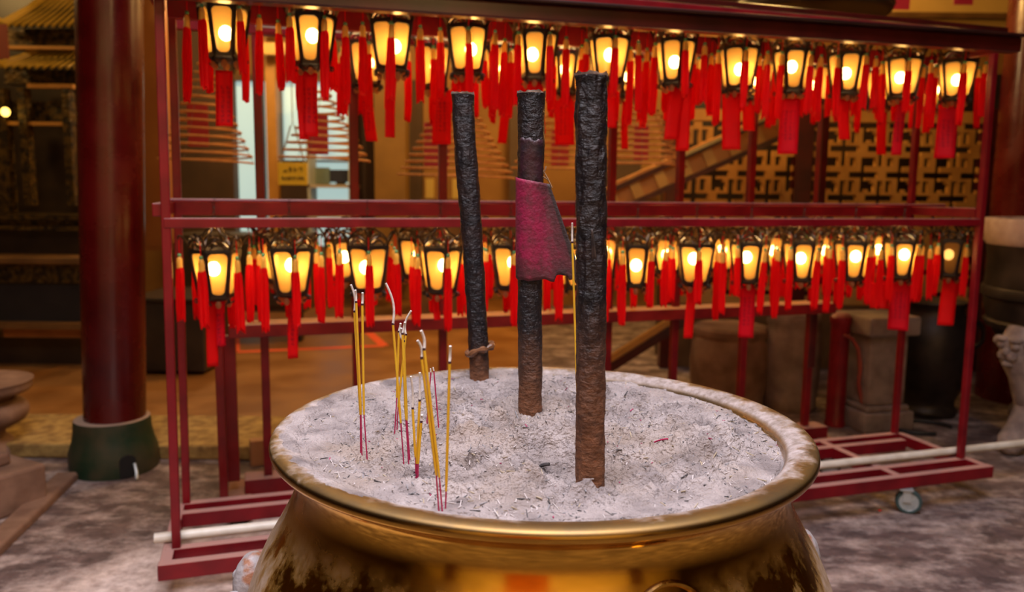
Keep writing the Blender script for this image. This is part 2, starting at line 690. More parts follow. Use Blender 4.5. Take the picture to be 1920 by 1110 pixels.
ring = []
for i in range(40):
    t = 2 * PI * i / 40
    a = ma + math.cos(t) * .125
    z = .742 + math.sin(t) * .047
    r = belly(a, z) + .001
    ring.append((r * math.cos(a), r * math.sin(a), z))
md.tube(ring, .0042, 8, close=True)
for rr in (.55,):
    ring = []
    for i in range(30):
        t = 2 * PI * i / 30
        a = ma + math.cos(t) * .125 * rr
        z = .742 + math.sin(t) * .047 * rr
        r = belly(a, z) + .001
        ring.append((r * math.cos(a), r * math.sin(a), z))
    md.tube(ring, .003, 8, close=True)
md.build('medallion', BRASS, urn)
PATINA = mat('copper_patina', (.38, .35, .36), (.3, .13, .07), rough=.6, metal=.15, scale=26, lo=.5, hi=.6, bump=.8, bscale=25)
for sgn, nm in ((-1, 'handle'), (1, 'handle')):
    h = MB()
    a = PI if sgn < 0 else 0
    a += .3
    base = Vector((math.cos(a) * (k + .035), math.sin(a) * (k + .04), .615))
    out = Vector((math.cos(a), math.sin(a), 0))
    tang = Vector((-out.y, out.x, 0))
    pts = []
    for i in range(25):
        t = PI * i / 24
        pts.append(base + tang * (.085 * math.cos(t)) + out * (.045 * math.sin(t) - .01) + Vector((0, 0, -.035 * math.sin(t) + .01)))
    h.tube(pts, [.022 + .006 * math.sin(i * 1.9) for i in range(25)], 12)
    for q in (-1, 1):
        h.sphere(base + tang * (.085 * q), .046, 14, (.7, 1, 1.2))
        h.sphere(base + tang * (.085 * q) + out * .022 + Vector((0, 0, .018)), .012, 10)
    h.build(nm, PATINA, urn)

# ------------------------------------------------------------------ ash
ZA = .866
RA = R0 - .010


def lip_z(r):
    """height of the inner side of the lip"""
    pts_ = [(R0 - .055, .80), (R0 - .05, .845), (R0 - .045, .868), (R0 - .036, .877), (R0 - .02, .8815), (R0 - .008, .882), (R0, .8795)]
    for (r0, z0), (r1, z1) in zip(pts_, pts_[1:]):
        if r <= r1:
            return z0 + (z1 - z0) * max(0, (r - r0) / (r1 - r0))
    return .8795


def ash_h(x, y):
    """height of the ash bed at a point relative to the centre of the burner"""
    r = math.hypot(x, y)
    ri = R0 - .05
    h = ZA
    # ridges and hollows
    h += .038 * math.exp(-(((x + .03) / .11) ** 2 + ((y + .05) / .06) ** 2))
    h += .014 * math.exp(-(((x + .08) / .12) ** 2 + ((y - .14) / .07) ** 2))
    h += .018 * math.exp(-(((x - .21) / .11) ** 2 + ((y + .12) / .09) ** 2))
    h += .012 * math.exp(-(((x + .26) / .09) ** 2 + ((y + .02) / .1) ** 2))
    h -= .012 * math.exp(-(((x - .02) / .09) ** 2 + ((y + .17) / .05) ** 2))
    h -= .010 * math.exp(-(((x - .15) / .1) ** 2 + ((y - .06) / .08) ** 2))
    h -= .010 * math.exp(-(((x + .16) / .07) ** 2 + ((y + .12) / .06) ** 2))
    p = Vector((x, y, 0))
    h += .016 * noise.noise(p * 9) + .022 * noise.noise(p * 20 + Vector((3, 1, 0)))
    h += .012 * noise.noise(p * 48) + .007 * noise.noise(p * 110) + .003 * noise.noise(p * 230)
    # towards the lip: ash heaped over it at the left and front, sunk below it at the right and back right
    ang = math.atan2(y, x)
    bank = .5 - .5 * math.cos(ang + .15 + .5 * noise.noise(Vector((math.cos(ang), math.sin(ang), 2))))
    t = min(1, max(0, (r - (ri - .09)) / .09))
    t = t * t * (3 - 2 * t)
    edge = (.8765 if bank > .5 else .8765 - .016 * (1 - 2 * bank)) + .0035 * noise.noise(p * 22) + .002 * noise.noise(p * 90)
    h = h + (edge - h) * t
    if r > ri:
        lz = lip_z(r)
        over = .0035 * (bank - .62) * 2.2 + .0042 * noise.noise(p * 26 + Vector((0, 0, 7))) + .0016 * noise.noise(p * 110)
        over -= .004 * max(0, (r - (R0 - .03)) / .02)
        q = min(1, (r - ri) / .014)
        h = h * (1 - q) + (lz + over) * q if bank > .45 else min(h, lz + over + .01 * (1 - q))
    return h


def ash_mat():
    m = mat('incense_ash', (.185, .155, .152), (.40, .345, .335), rough=.95, scale=16, detail=9, lo=.32, hi=.62, bump=.9, bscale=190, spec=.1)
    nt = m.node_tree
    L = nt.links
    b = nt.nodes['Principled BSDF']
    src = b.inputs['Base Color'].links[0].from_socket
    tc = nt.nodes.new('ShaderNodeTexCoord')
    n = nt.nodes.new('ShaderNodeTexNoise')
    n.inputs['Scale'].default_value = 75
    n.inputs['Detail'].default_value = 6
    n.inputs['Roughness'].default_value = .75
    L.new(tc.outputs['Object'], n.inputs['Vector'])
    r = nt.nodes.new('ShaderNodeMapRange')
    r.inputs['From Min'].default_value = .36
    r.inputs['From Max'].default_value = .26
    r.inputs['To Max'].default_value = .8
    L.new(n.outputs['Fac'], r.inputs['Value'])
    mx = nt.nodes.new('ShaderNodeMix')
    mx.data_type = 'RGBA'
    L.new(r.outputs[0], mx.inputs['Factor'])
    L.new(src, mx.inputs['A'])
    mx.inputs['B'].default_value = (.09, .085, .1, 1)
    n3 = nt.nodes.new('ShaderNodeTexNoise')
    n3.inputs['Scale'].default_value = 6.5
    n3.inputs['Detail'].default_value = 5
    L.new(tc.outputs['Object'], n3.inputs['Vector'])
    r3 = nt.nodes.new('ShaderNodeMapRange')
    r3.inputs['From Min'].default_value = .5
    r3.inputs['From Max'].default_value = .68
    r3.inputs['To Max'].default_value = .6
    L.new(n3.outputs['Fac'], r3.inputs['Value'])
    m3 = nt.nodes.new('ShaderNodeMix')
    m3.data_type = 'RGBA'
    L.new(r3.outputs[0], m3.inputs['Factor'])
    L.new(mx.outputs['Result'], m3.inputs['A'])
    m3.inputs['B'].default_value = (.33, .255, .205, 1)
    L.new(m3.outputs['Result'], b.inputs['Base Color'])
    return m


ab = MB()
NR, NA = 150, 400
vs = [(0, 0, ash_h(0, 0))]
for i in range(1, NR + 1):
    r = RA * (i / NR) ** .85 if i < NR else RA
    for j in range(NA):
        a = 2 * PI * j / NA
        x, y = r * math.cos(a), r * math.sin(a)
        vs.append((x, y, ash_h(x, y)))
fs = [(0, 1 + j, 1 + (j + 1) % NA) for j in range(NA)]
for i in range(NR - 1):
    for j in range(NA):
        fs.append((1 + i * NA + j, 1 + (i + 1) * NA + j, 1 + (i + 1) * NA + (j + 1) % NA, 1 + i * NA + (j + 1) % NA))
ab.add(vs, fs)
me = ab.mesh('ash', ash_mat(), False)
me.polygons.foreach_set('use_smooth', [True] * len(me.polygons))
ash = bpy.data.objects.new('ash', me)
COL.objects.link(ash)
ash.location = (UC.x, UC.y, 0)
tag(ash, 'lumpy pale grey incense ash filling the brass burner to its lip', 'ash', kind='stuff')

# burnt fragments lying all over the ash
fr = MB()
for i in range(4600):
    a = random.uniform(0, 2 * PI)
    r = (R0 - .05) * math.sqrt(random.random())
    x, y = r * math.cos(a), r * math.sin(a)
    if noise.noise(Vector((x * 13, y * 13, 4))) < random.uniform(-.35, .3):
        continue
    l = random.choice((.003, .004, .005, .006, .008, .010, .016)) * random.uniform(.7, 1.2)
    w = random.uniform(.0007, .0016)
    fr.mi = random.choices((0, 1, 2, 3, 4), (44, 30, 10, 14, 2))[0]
    th = random.uniform(0, PI)
    tl = random.gauss(0, .28)
    R = Matrix.Rotation(th, 3, 'Z') @ Matrix.Rotation(tl, 3, 'X')
    fr.box((x, y, ash_h(x, y) + w * .3 + abs(math.sin(tl)) * l * .25), (w, l, w * random.uniform(.5, 1)), R)
o = fr.build('incense_fragments', [mat('white_fragment', (.45, .4, .395), rough=.9), mat('grey_fragment', (.2, .19, .2), rough=.9),
                                   mat('char_fragment', (.03, .028, .032), rough=.9), mat('tan_fragment', (.36, .29, .2), rough=.9),
                                   mat('magenta_fragment', (.3, .01, .08), rough=.8)], smooth=False)
o.location = (UC.x, UC.y, 0)
tag(o, 'scattered burnt slivers and crumbs of incense lying on the ash', 'incense fragments', kind='stuff')


def on_ash(px, py):
    p = at_z(px, py, ZA)
    for _ in range(6):
        p = at_z(px, py, ash_h(p.x - UC.x, p.y - UC.y))
    return p


# larger stubs one can point to
MAG = mat('magenta_stick', (.42, .01, .08), rough=.7)
CHAR = mat('charred_stub', (.02, .018, .022), (.06, .05, .05), rough=.8, scale=60)
for (x0, y0, x1, y1, r, m, lab) in (
        (1212, 839, 1252, 824, .0013, MAG, 'short magenta stick stub lying on the ash right of tallest incense stick'),
        (1158, 838, 1161, 858, .0012, MAG, 'tiny upright magenta stub beside the tallest incense stick'),
        (1000, 886, 1030, 873, .0028, CHAR, 'curled black charred stub lying left of tallest stick foot'),
        (980, 806, 1024, 838, .0016, CHAR, 'long thin dark splinter lying below the middle incense stick'),
        (744, 824, 746, 836, .0012, MAG, 'broken magenta tip poking out beside the yellow sticks')):
    a, b = on_ash(x0, y0), on_ash(x1, y1)
    t = MB()
    n = 6
    t.tube([a.lerp(b, i / n) + Vector((0, 0, r * .8 + .003 * math.sin(PI * i / n))) for i in range(n + 1)], r, 7)
    tag(t.build('incense_stub', m), lab, 'incense stub')


# ------------------------------------------------------------------ three big incense sticks
def bark_mat(name, burnt_lo, zlo, zhi, dark=(.006, .0045, .007), mid=(.026, .013, .012), brown=(.17, .07, .033)):
    """charred paper over the burnt length, plain brown paste towards the foot"""
    m = bpy.data.materials.new(name)
    m.use_nodes = True
    nt = m.node_tree
    L = nt.links
    b = nt.nodes['Principled BSDF']
    tc = nt.nodes.new('ShaderNodeTexCoord')
    sp = nt.nodes.new('ShaderNodeSeparateXYZ')
    L.new(tc.outputs['Object'], sp.inputs[0])

    def nz(s, d, st):
        mp = nt.nodes.new('ShaderNodeMapping')
        mp.inputs['Scale'].default_value = st
        L.new(tc.outputs['Object'], mp.inputs[0])
        n = nt.nodes.new('ShaderNodeTexNoise')
        n.inputs['Scale'].default_value = s
        n.inputs['Detail'].default_value = d
        n.inputs['Roughness'].default_value = .65
        L.new(mp.outputs[0], n.inputs[0])
        return n.outputs['Fac']

    def mth(op, a, v):
        n = nt.nodes.new('ShaderNodeMath')
        n.operation = op
        for k_, q in enumerate((a, v)):
            if isinstance(q, (int, float)):
                n.inputs[k_].default_value = q
            else:
                L.new(q, n.inputs[k_])
        return n.outputs[0]
    n1 = nz(28, 6, (1, 1, 1.6))
    r1 = nt.nodes.new('ShaderNodeValToRGB')
    r1.color_ramp.elements[0].color = (*dark, 1)
    r1.color_ramp.elements[1].color = (*mid, 1)
    r1.color_ramp.elements[0].position = .4
    r1.color_ramp.elements[1].position = .68
    L.new(n1, r1.inputs[0])
    r2 = nt.nodes.new('ShaderNodeValToRGB')
    r2.color_ramp.elements[0].color = (*[c * .55 for c in brown], 1)
    r2.color_ramp.elements[1].color = (*[c * 1.5 for c in brown], 1)
    r2.color_ramp.elements[0].position = .35
    r2.color_ramp.elements[1].position = .7
    L.new(nz(45, 6, (1, 1, 2.5)), r2.inputs[0])
    h = nt.nodes.new('ShaderNodeMapRange')
    h.inputs['From Min'].default_value = zlo
    h.inputs['From Max'].default_value = zhi
    L.new(mth('ADD', sp.outputs['Z'], mth('MULTIPLY', mth('ADD', nz(16, 5, (1, 1, .5)), -.5), .22)), h.inputs['Value'])
    mx = nt.nodes.new('ShaderNodeMix')
    mx.data_type = 'RGBA'
    L.new(h.outputs[0], mx.inputs['Factor'])
    L.new(r2.outputs[0], mx.inputs['A'])
    L.new(r1.outputs[0], mx.inputs['B'])
    L.new(mx.outputs['Result'], b.inputs['Base Color'])
    rr = nt.nodes.new('ShaderNodeMapRange')
    rr.inputs['To Min'].default_value = .75
    rr.inputs['To Max'].default_value = .36
    b.inputs['Specular IOR Level'].default_value = .32
    L.new(h.outputs[0], rr.inputs['Value'])
    L.new(rr.outputs[0], b.inputs['Roughness'])
    bp = nt.nodes.new('ShaderNodeBump')
    bp.inputs['Strength'].default_value = .8
    bp.inputs['Distance'].default_value = .008
    L.new(mth('ADD', mth('MULTIPLY', nz(60, 6, (1, 1, 3)), .6), mth('MULTIPLY', nz(75, 3, (1, 1, 1)), 1.1)), bp.inputs['Height'])
    L.new(bp.outputs[0], b.inputs['Normal'])
    return m


def big_stick(path_px, Y, width_px, seed, bump=.0016):
    """centre line given by points of the photograph at depth Y, foot last; returns mesh builder, foot, axis points"""
    pts = [at_y(x, y, Y) for x, y in path_px]
    foot = pts[-1] - Vector((0, 0, .03))
    pts.append(foot)
    ws = [w * Y / F / 2 for w in width_px]
    ws.append(ws[-1])
    zs = [p.z for p in pts]
    N, n = 170, 56
    vs = []
    axis = []
    for i in range(N + 1):
        z = zs[0] + (zs[-1] - zs[0]) * i / N
        for q in range(len(zs) - 1):
            if zs[q] >= z >= zs[q + 1]:
                t = (zs[q] - z) / (zs[q] - zs[q + 1])
                break
        # smooth interpolation
        P0, P1, P2, P3 = pts[max(q - 1, 0)], pts[q], pts[q + 1], pts[min(q + 2, len(pts) - 1)]
        c = P1.lerp(P2, t)
        c2 = c
        r = ws[q] + (ws[q + 1] - ws[q]) * t
        axis.append((Vector(c2) - foot, r))
        for j in range(n):
            a = 2 * PI * j / n
            d = Vector((math.cos(a), math.sin(a), 0))
            p = d * 1.3 + Vector((seed, 0, z * 18))
            dz = bump * (1.3 * noise.noise(p * 1.2) + .9 * noise.noise(p * 3.1)) + bump * .4 * noise.noise(Vector((d.x * 2, d.y * 2, z * 190 + seed)))
            if i < 3:
                dz += .0022 * noise.noise(Vector((d.x * 5, d.y * 5, seed + i))) + .0008
            zz = z
            if i == 0:
                zz += .004 * noise.noise(Vector((d.x * 3, d.y * 3, seed)))
            vs.append((c2.x - foot.x + d.x * (r + dz), c2.y - foot.y + d.y * (r + dz), zz - foot.z))
    fs = [(i * n + (j + 1) % n, i * n + j, (i + 1) * n + j, (i + 1) * n + (j + 1) % n) for i in range(N) for j in range(n)][:]
    fs = [f[::-1] for f in fs]
    fs = [f[::-1] for f in fs]
    mb = MB()
    mb.add(vs, fs)
    for q in range(n):
        mb.m[q] = 1
    # burnt hollow top
    o = len(mb.v)
    ring = []
    c0, r0 = axis[0]
    for j in range(n):
        a = 2 * PI * j / n
        ring.append((c0.x + math.cos(a) * r0 * .72, c0.y + math.sin(a) * r0 * .72, c0.z - .004 + .002 * noise.noise(Vector((j * .4, seed, 1)))))
    ring.append((c0.x, c0.y, c0.z - .008))
    mb.v += ring
    mb.mi = 1
    for j in range(n):
        mb.f.append((j, (j + 1) % n, o + (j + 1) % n, o + j))
        mb.m.append(1)
        mb.f.append((o + j, o + (j + 1) % n, o + n))
        mb.m.append(1)
    return mb, foot, axis


TIPASH = mat('pale_burnt_edge', (.10, .065, .05), (.34, .26, .22), rough=.95, scale=70)
# front, tallest
Yf = on_ash(1107, 902).y
mb, ft, ax = big_stick([(1109, 138), (1108, 330), (1109, 480), (1108, 640), (1107, 790), (1107, 900)], Yf, [57, 58, 57, 56, 56, 55], 2., .0019)
st = thing('incense_stick', 'tallest of the three thick incense sticks, black and blistered, brown at foot', 'incense stick', ft, 0, 'thick incense sticks in the burner')
mb.build('stick_body', [bark_mat('charred_wrap_front', 0, .06, .30), TIPASH], st)
# torn curl of wrapper half way up
t = MB()
c, r = ax[int(170 * .40)]
for (z0, z1, a0, a1, w) in ((.385, .345, -PI * .55, -PI * .46, .005),):
    vs = []
    for i in range(9):
        u = i / 8
        z = z0 + (z1 - z0) * u
        for j in range(5):
            v = j / 4
            a = a0 + (a1 - a0) * (v * (.4 + .6 * u) + .25 * u)
            rr = r + .0012 + w * u * v * v
            vs.append((c.x + rr * math.cos(a), c.y + rr * math.sin(a), z + .004 * noise.noise(Vector((u * 4, v * 3, z0)))))
    t.add(vs, [(i * 5 + j, i * 5 + j + 1, (i + 1) * 5 + j + 1, (i + 1) * 5 + j) for i in range(8) for j in range(4)])
CHARP = mat('charred_paper', (.015, .01, .012), (.05, .03, .025), rough=.55, scale=40)
o = t.build('wrapper_flake', CHARP, st)
sm = o.modifiers.new('thick', 'SOLIDIFY')
sm.thickness = .0009

# middle, with the magenta flap
Ym = on_ash(995, 778).y
mb, ft, ax = big_stick([(997, 172), (995, 300), (994, 420), (993, 540), (994, 660), (994, 780)], Ym, [50, 49, 48, 46, 45, 45], 11., .0012)
st = thing('incense_stick', 'middle thick incense stick with a loose flap of magenta paper', 'incense stick', ft, 0, 'thick incense sticks in the burner')
mb.build('stick_body', [bark_mat('charred_wrap_middle', 0, .05, .17), TIPASH], st)


def flap_mat():
    m = bpy.data.materials.new('magenta_paper')
    m.use_nodes = True
    nt = m.node_tree
    L = nt.links
    b = nt.nodes['Principled BSDF']
    b.inputs['Roughness'].default_value = .65
    at = nt.nodes.new('ShaderNodeAttribute')
    at.attribute_name = 'burn'
    tc = nt.nodes.new('ShaderNodeTexCoord')
    n = nt.nodes.new('ShaderNodeTexNoise')
    n.inputs['Scale'].default_value = 26
    n.inputs['Detail'].default_value = 7
    n.inputs['Roughness'].default_value = .7
    L.new(tc.outputs['Object'], n.inputs[0])
    ad = nt.nodes.new('ShaderNodeMath')
    ad.operation = 'MULTIPLY_ADD'
    L.new(n.outputs['Fac'], ad.inputs[0])
    ad.inputs[1].default_value = 1.0
    L.new(at.outputs['Fac'], ad.inputs[2])
    r = nt.nodes.new('ShaderNodeValToRGB')
    e = r.color_ramp.elements
    e[0].position = .36
    e[0].color = (.28, .004, .055, 1)
    e[1].position = .88
    e[1].color = (.025, .012, .014, 1)
    x = e.new(.59)
    x.color = (.10, .014, .026, 1)
    L.new(ad.outputs[0], r.inputs[0])
    L.new(r.outputs[0], b.inputs['Base Color'])
    n2 = nt.nodes.new('ShaderNodeTexNoise')
    n2.inputs['Scale'].default_value = 150
    n2.inputs['Detail'].default_value = 4
    L.new(tc.outputs['Object'], n2.inputs[0])
    bp = nt.nodes.new('ShaderNodeBump')
    bp.inputs['Strength'].default_value = .5
    bp.inputs['Distance'].default_value = .003
    L.new(n2.outputs['Fac'], bp.inputs['Height'])
    L.new(bp.outputs[0], b.inputs['Normal'])
    return m


def ax_at(ax, z):
    return min(ax, key=lambda q: abs(q[0].z - z))


ztop = at_y(1000, 345, Ym).z - ft.z
zbot = at_y(1000, 522, Ym).z - ft.z
NU, NV = 30, 34
vs, burn = [], []
for i in range(NU + 1):
    u = i / NU
    for j in range(NV + 1):
        v = j / NV
        zz0 = ztop + .012 * (1 - v)
        z = zz0 + (zbot - zz0) * u
        # ragged bottom edge with a notch on the right side
        if u > .8:
            z += (u - .8) * 5 * (.006 * noise.noise(Vector((v * 9, 1.7, 0))) + (.010 if .62 < v < .8 else 0) - (.006 if v > .9 else 0))
        c, r = ax_at(ax, z)
        rr = r + .0022
        L_arc = PI * rr * .53
        ext = rr + .004 + .060 * min(1, u * 1.03)
        q_ = v * (L_arc + ext)
        if q_ < L_arc:
            a = PI * 1.02 + q_ / rr
            x, y = c.x + rr * math.cos(a), c.y + rr * math.sin(a)
        else:
            a = PI * 1.02 + L_arc / rr
            q = q_ - L_arc
            x = c.x + rr * math.cos(a) + q
            y = c.y + rr * math.sin(a) + min(q, rr) ** 2 / rr * .35 * (1 - u) + .004 * math.sin(q * 60)
        vs.append((x, y, z))
        b1 = max(0, (v - .55) / .45) * .38 + max(0, (u - .75) / .25) * .25 - .05
        burn.append(b1 + (.25 if v > .93 else 0))
t = MB()
t.add(vs, [(i * (NV + 1) + j, i * (NV + 1) + j + 1, (i + 1) * (NV + 1) + j + 1, (i + 1) * (NV + 1) + j) for i in range(NU) for j in range(NV)])
o = t.build('paper_flap', flap_mat(), st)
at_ = o.data.attributes.new('burn', 'FLOAT', 'POINT')
at_.data.foreach_set('value', burn)
sm = o.modifiers.new('thick', 'SOLIDIFY')
sm.thickness = .001
# remnants of magenta wrapper and torn edges
t = MB()
for (z0, z1, a0, a1, mi) in ((.40 - .0, .36, -.72 * PI, -.25 * PI, 0),):
    pass
zt2, zb2 = at_y(1000, 262, Ym).z - ft.z, at_y(1000, 345, Ym).z - ft.z
vs = []
for i in range(13):
    u = i / 12
    for j in range(13):
        v = j / 12
        z = zt2 + (zb2 - zt2) * u
        z += .010 * noise.noise(Vector((v * 4, u, 5))) * (1 - u) + .01 * noise.noise(Vector((v * 5, u, 9))) * u
        c, r = ax_at(ax, z)
        a = PI * (1.22 + .58 * v)
        rr = r + .0018
        vs.append((c.x + rr * math.cos(a), c.y + rr * math.sin(a), z))
t.add(vs, [(i * 13 + j, i * 13 + j + 1, (i + 1) * 13 + j + 1, (i + 1) * 13 + j) for i in range(12) for j in range(12)])
o = t.build('scorched_wrapper', mat('scorched_magenta', (.012, .008, .012), (.06, .009, .022), rough=.5, scale=22, bump=.4, bscale=60), st)
sm = o.modifiers.new('thick', 'SOLIDIFY')
sm.thickness = .0009
# splinters sticking out at the right
t = MB()
for (x0, y0, x1, y1) in ((1017, 318, 1035, 352), (1018, 325, 1024, 312), (1016, 330, 1030, 340)):
    a, b = at_y(x0, y0, Ym) - ft, at_y(x1, y1, Ym) - ft
    t.tube([a, a.lerp(b, .5) + Vector((.001, -.002, 0)), b], [.0016, .0012, .0014], 6)
t.build('splinter', mat('straw_splinter', (.3, .18, .1), rough=.8), st)

# left, rear, bowed
Yl = on_ash(900, 720).y
mb, ft, ax = big_stick([(867, 174), (873, 290), (882, 400), (890, 520), (896, 620), (898, 680), (900, 722)], Yl, [40, 41, 40, 38, 37, 37, 36], 23., .0014)
st = thing('incense_stick', 'slimmest thick incense stick, leaning left at the back, with a resin collar', 'incense stick', ft, 0, 'thick incense sticks in the burner')
mb.build('stick_body', [bark_mat('charred_wrap_left', 0, .05, .11), TIPASH], st)
t = MB()
zc = at_y(898, 655, Yl).z - ft.z
pts = []
for i in range(36):
    a = 2 * PI * i / 36
    c, r = ax_at(ax, zc)
    rr = r + .001 + .003 * noise.noise(Vector((math.cos(a) * 2, math.sin(a) * 2, 4)))
    if abs(((a - .2 + PI) % (2 * PI)) - PI) < .5:
        rr += .006
    pts.append((c.x + rr * math.cos(a), c.y + rr * math.sin(a), zc + .008 * math.cos(a - .2) + .003 * math.sin(3 * a)))
t.tube(pts, [.0065 + .002 * math.sin(i * 1.1) for i in range(36)], 8, close=True)
t.build('resin_collar', mat('melted_resin', (.10, .04, .018), (.22, .1, .05), rough=.15, scale=40), st)

# ------------------------------------------------------------------ thin joss sticks
YEL = mat('yellow_incense', (.68, .38, .012), (.8, .47, .02), rough=.85, scale=200, stretch=(1, 1, .1))
JASH = mat('white_stick_ash', (.55, .5, .48), (.75, .7, .68), rough=.95, scale=150)
JTIP = mat('burn_ring', (.05, .012, .02), rough=.9)
zp = lambda x, y: (640 + x / 2.52, 520 + y / 2.52)
# top, ash end, coating end, base  (in crop pixels), ash curl, label
JS = [
    ((45, 35), (62, 163), (90, 650), (91, 825), 5, 'left stick of the leftmost yellow trio, its white ash tip leaning left'),
    ((66, 60), (70, 118), (93, 648), (97, 822), 0, 'middle stick of the leftmost yellow trio, half hidden between the other two'),
    ((100, 73), (99, 130), (107, 648), (122, 828), 0, 'right stick of the leftmost yellow trio, with a short straight ash tip'),
    ((210, 28), (244, 222), (281, 687), (295, 846), 9, 'yellow stick with the longest curved white ash tip'),
    ((280, 218), (272, 258), (262, 568), (250, 728), 0, 'yellow stick crossing low behind the longest ash tip stick'),
    ((283, 240), (295, 303), (310, 676), (325, 848), -6, 'yellow stick with hooked ash just right of the longest ash tip'),
    ((330, 158), (305, 272), (268, 612), (261, 720), -9, 'yellow stick whose white ash bends to the upper right'),
    ((300, 212), (289, 268), (305, 672), (318, 845), 0, 'yellow stick in the middle cluster, hidden behind two crossing sticks'),
    ((329, 468), (337, 620), (350, 850), (353, 918), 2, 'short nearly burnt stick with the long grey tip, left of its pair'),
    ((371, 450), (370, 583), (356, 880), (357, 925), 0, 'short stick with a straight pale ash tip, above its neighbours'),
    ((381, 650), (378, 684), (363, 880), (361, 930), 0, 'shortest yellow stick with a small pinkish ash tip'),
    ((360, 298), (380, 383), (449, 935), (463, 1095), 4, 'left one of the two long leaning yellow sticks at the front'),
    ((377, 252), (391, 342), (463, 945), (480, 1096), 3, 'right and taller one of the two long leaning yellow sticks'),
    ((515, 325), (512, 405), (495, 1010), (490, 1100), 0, 'lone upright yellow stick nearest the front lip'),
]


def joss(bx, by, pts4, label, curl=0, rad=.00185):
    base = on_ash(bx, by)
    Y = base.y
    top, ae, ce, bs = [at_y(x, y, Y) for x, y in pts4]
    bs = base - Vector((0, 0, .012))
    r = rad
    t = thing('joss_stick', label, 'joss stick', bs, 0, 'thin yellow joss sticks')
    m = MB()
    m.tube([(0, 0, 0), (ce - bs) * .6, (ce - bs) * 1.02], r * .56, 8)
    m.build('bamboo_core', MAG, t)
    m = MB()
    d = ae - bs
    c = ce - bs
    m.tube([c.lerp(d, i / 10) for i in range(11)], [r * .75] + [r] * 10, 10)
    m.build('incense_coating', YEL, t)
    m = MB()
    m.tube([d + (d - c).normalized() * -.0008, d + (d - c).normalized() * .0022], r * 1.04, 10)
    m.build('burn_ring', JTIP, t)
    m = MB()
    e = top - bs
    pts = []
    side = Vector((1, 0, 0))
    for i in range(9):
        u = i / 8
        pts.append(d.lerp(e, u) + side * (curl * .0006 * math.sin(PI * u)) + Vector((0, .002 * math.sin(PI * u), 0)))
    m.tube(pts, [r * (1. - .12 * i / 8) for i in range(9)], 10)
    m.build('ash_tip', JASH, t)
    return t


for (a, b, c, d, curl, lab) in JS:
    bx, by = zp(*d)
    joss(bx, by, [zp(*a), zp(*b), zp(*c), zp(*d)], lab, curl)
joss(1086, 800, [(1073, 418), (1073, 455), (1082, 735), (1086, 800)], 'lone joss stick standing behind the tallest incense stick', 0)
for (x0, y0, x1, y1, lab) in ((423, 448, 400, 718, 'burnt out magenta stick core leaning right behind the long leaning pair'),
                              (437, 442, 460, 683, 'burnt out magenta stick core leaning left, rightmost of the bare cores')):
    b = on_ash(*zp(x1, y1))
    a = at_y(*zp(x0, y0), b.y)
    t = thing('joss_stick', lab, 'joss stick', b - Vector((0, 0, .01)), 0, 'bare magenta joss stick cores')
    m = MB()
    m.tube([(0, 0, 0), a - b + Vector((0, 0, .01))], .0011, 8)
    m.build('bamboo_core', MAG, t)
    m = MB()
    e = a - b + Vector((0, 0, .01))
    m.tube([e, e * 1.04 + Vector((-.001, 0, .002))], .0012, 8)
    m.build('ash_tip', JASH, t)

# ------------------------------------------------------------------ lantern racks
P0 = Vector((-1.055, 2.38, 0))
TH = math.atan2(.952, 2.995)
LEN = 3.143
RU = Vector((math.cos(TH), math.sin(TH), 0))
RN = Vector((-math.sin(TH), math.cos(TH), 0))


def rackpt(t, o, z):
    return P0 + RU * t + RN * o + Vector((0, 0, z))


def on_row(px, py, o):
    d = ray(px, py)
    q = P0 + RN * o
    k_ = (q - CAM).dot(RN) / d.dot(RN)
    p = CAM + d * k_
    return (p - P0).dot(RU), p.z


DP = .377
rack = thing('lantern_rack', 'tall red painted steel rack on castors holding the two front rows of lanterns', 'rack', P0, TH)
OM = .19      # the row the lanterns hang in
ZM, ZT = 1.232, 1.975
for (t_, o_, zt) in ((0, 0, 1.90), (0, DP, 1.90), (LEN, 0, 1.90), (LEN - .0, DP, 1.90)):
    m = MB()
    t0_ = t_ + (.013 if t_ < 1 else 0)
    m.bar((t0_, o_, .135), (t0_ + (.02 if t_ < 1 else -.008), o_, zt), .026, .026)
    m.build('post', RED, rack, smooth=False, bevel=.003)
# rails
for (o_, z_, w, h, nm) in ((0, 1.167, .03, .03, 'middle_rail'), (DP, 1.205, .03, .055, 'middle_rail'),
                           (DP, 1.865, .03, .075, 'top_rail'), (0, 1.895, .035, .06, 'top_rail')):
    m = MB()
    m.box((LEN / 2, o_, z_), (LEN - .036, w, h))
    m.build(nm, RED, rack, smooth=False, bevel=.003)
for z_ in (1.205, 1.865):
    for t_ in (0, LEN):
        m = MB()
        m.box((t_, DP / 2, z_), (.03, DP - .036, .04))
        m.build('end_rail', RED, rack, smooth=False, bevel=.003)
for z_ in (ZM, 1.905):
    m = MB()
    m.tube([(0.0, OM, z_), (LEN, OM, z_)], .006, 8)
    m.build('hanging_rod', RED, rack)
# canopy board over the lanterns
m = MB()
m.box((LEN / 2 + .02, DP / 2 + .02, 1.945), (LEN + .1, DP + .02, .02))
m.build('canopy', DARKRED, rack, smooth=False, bevel=.004)
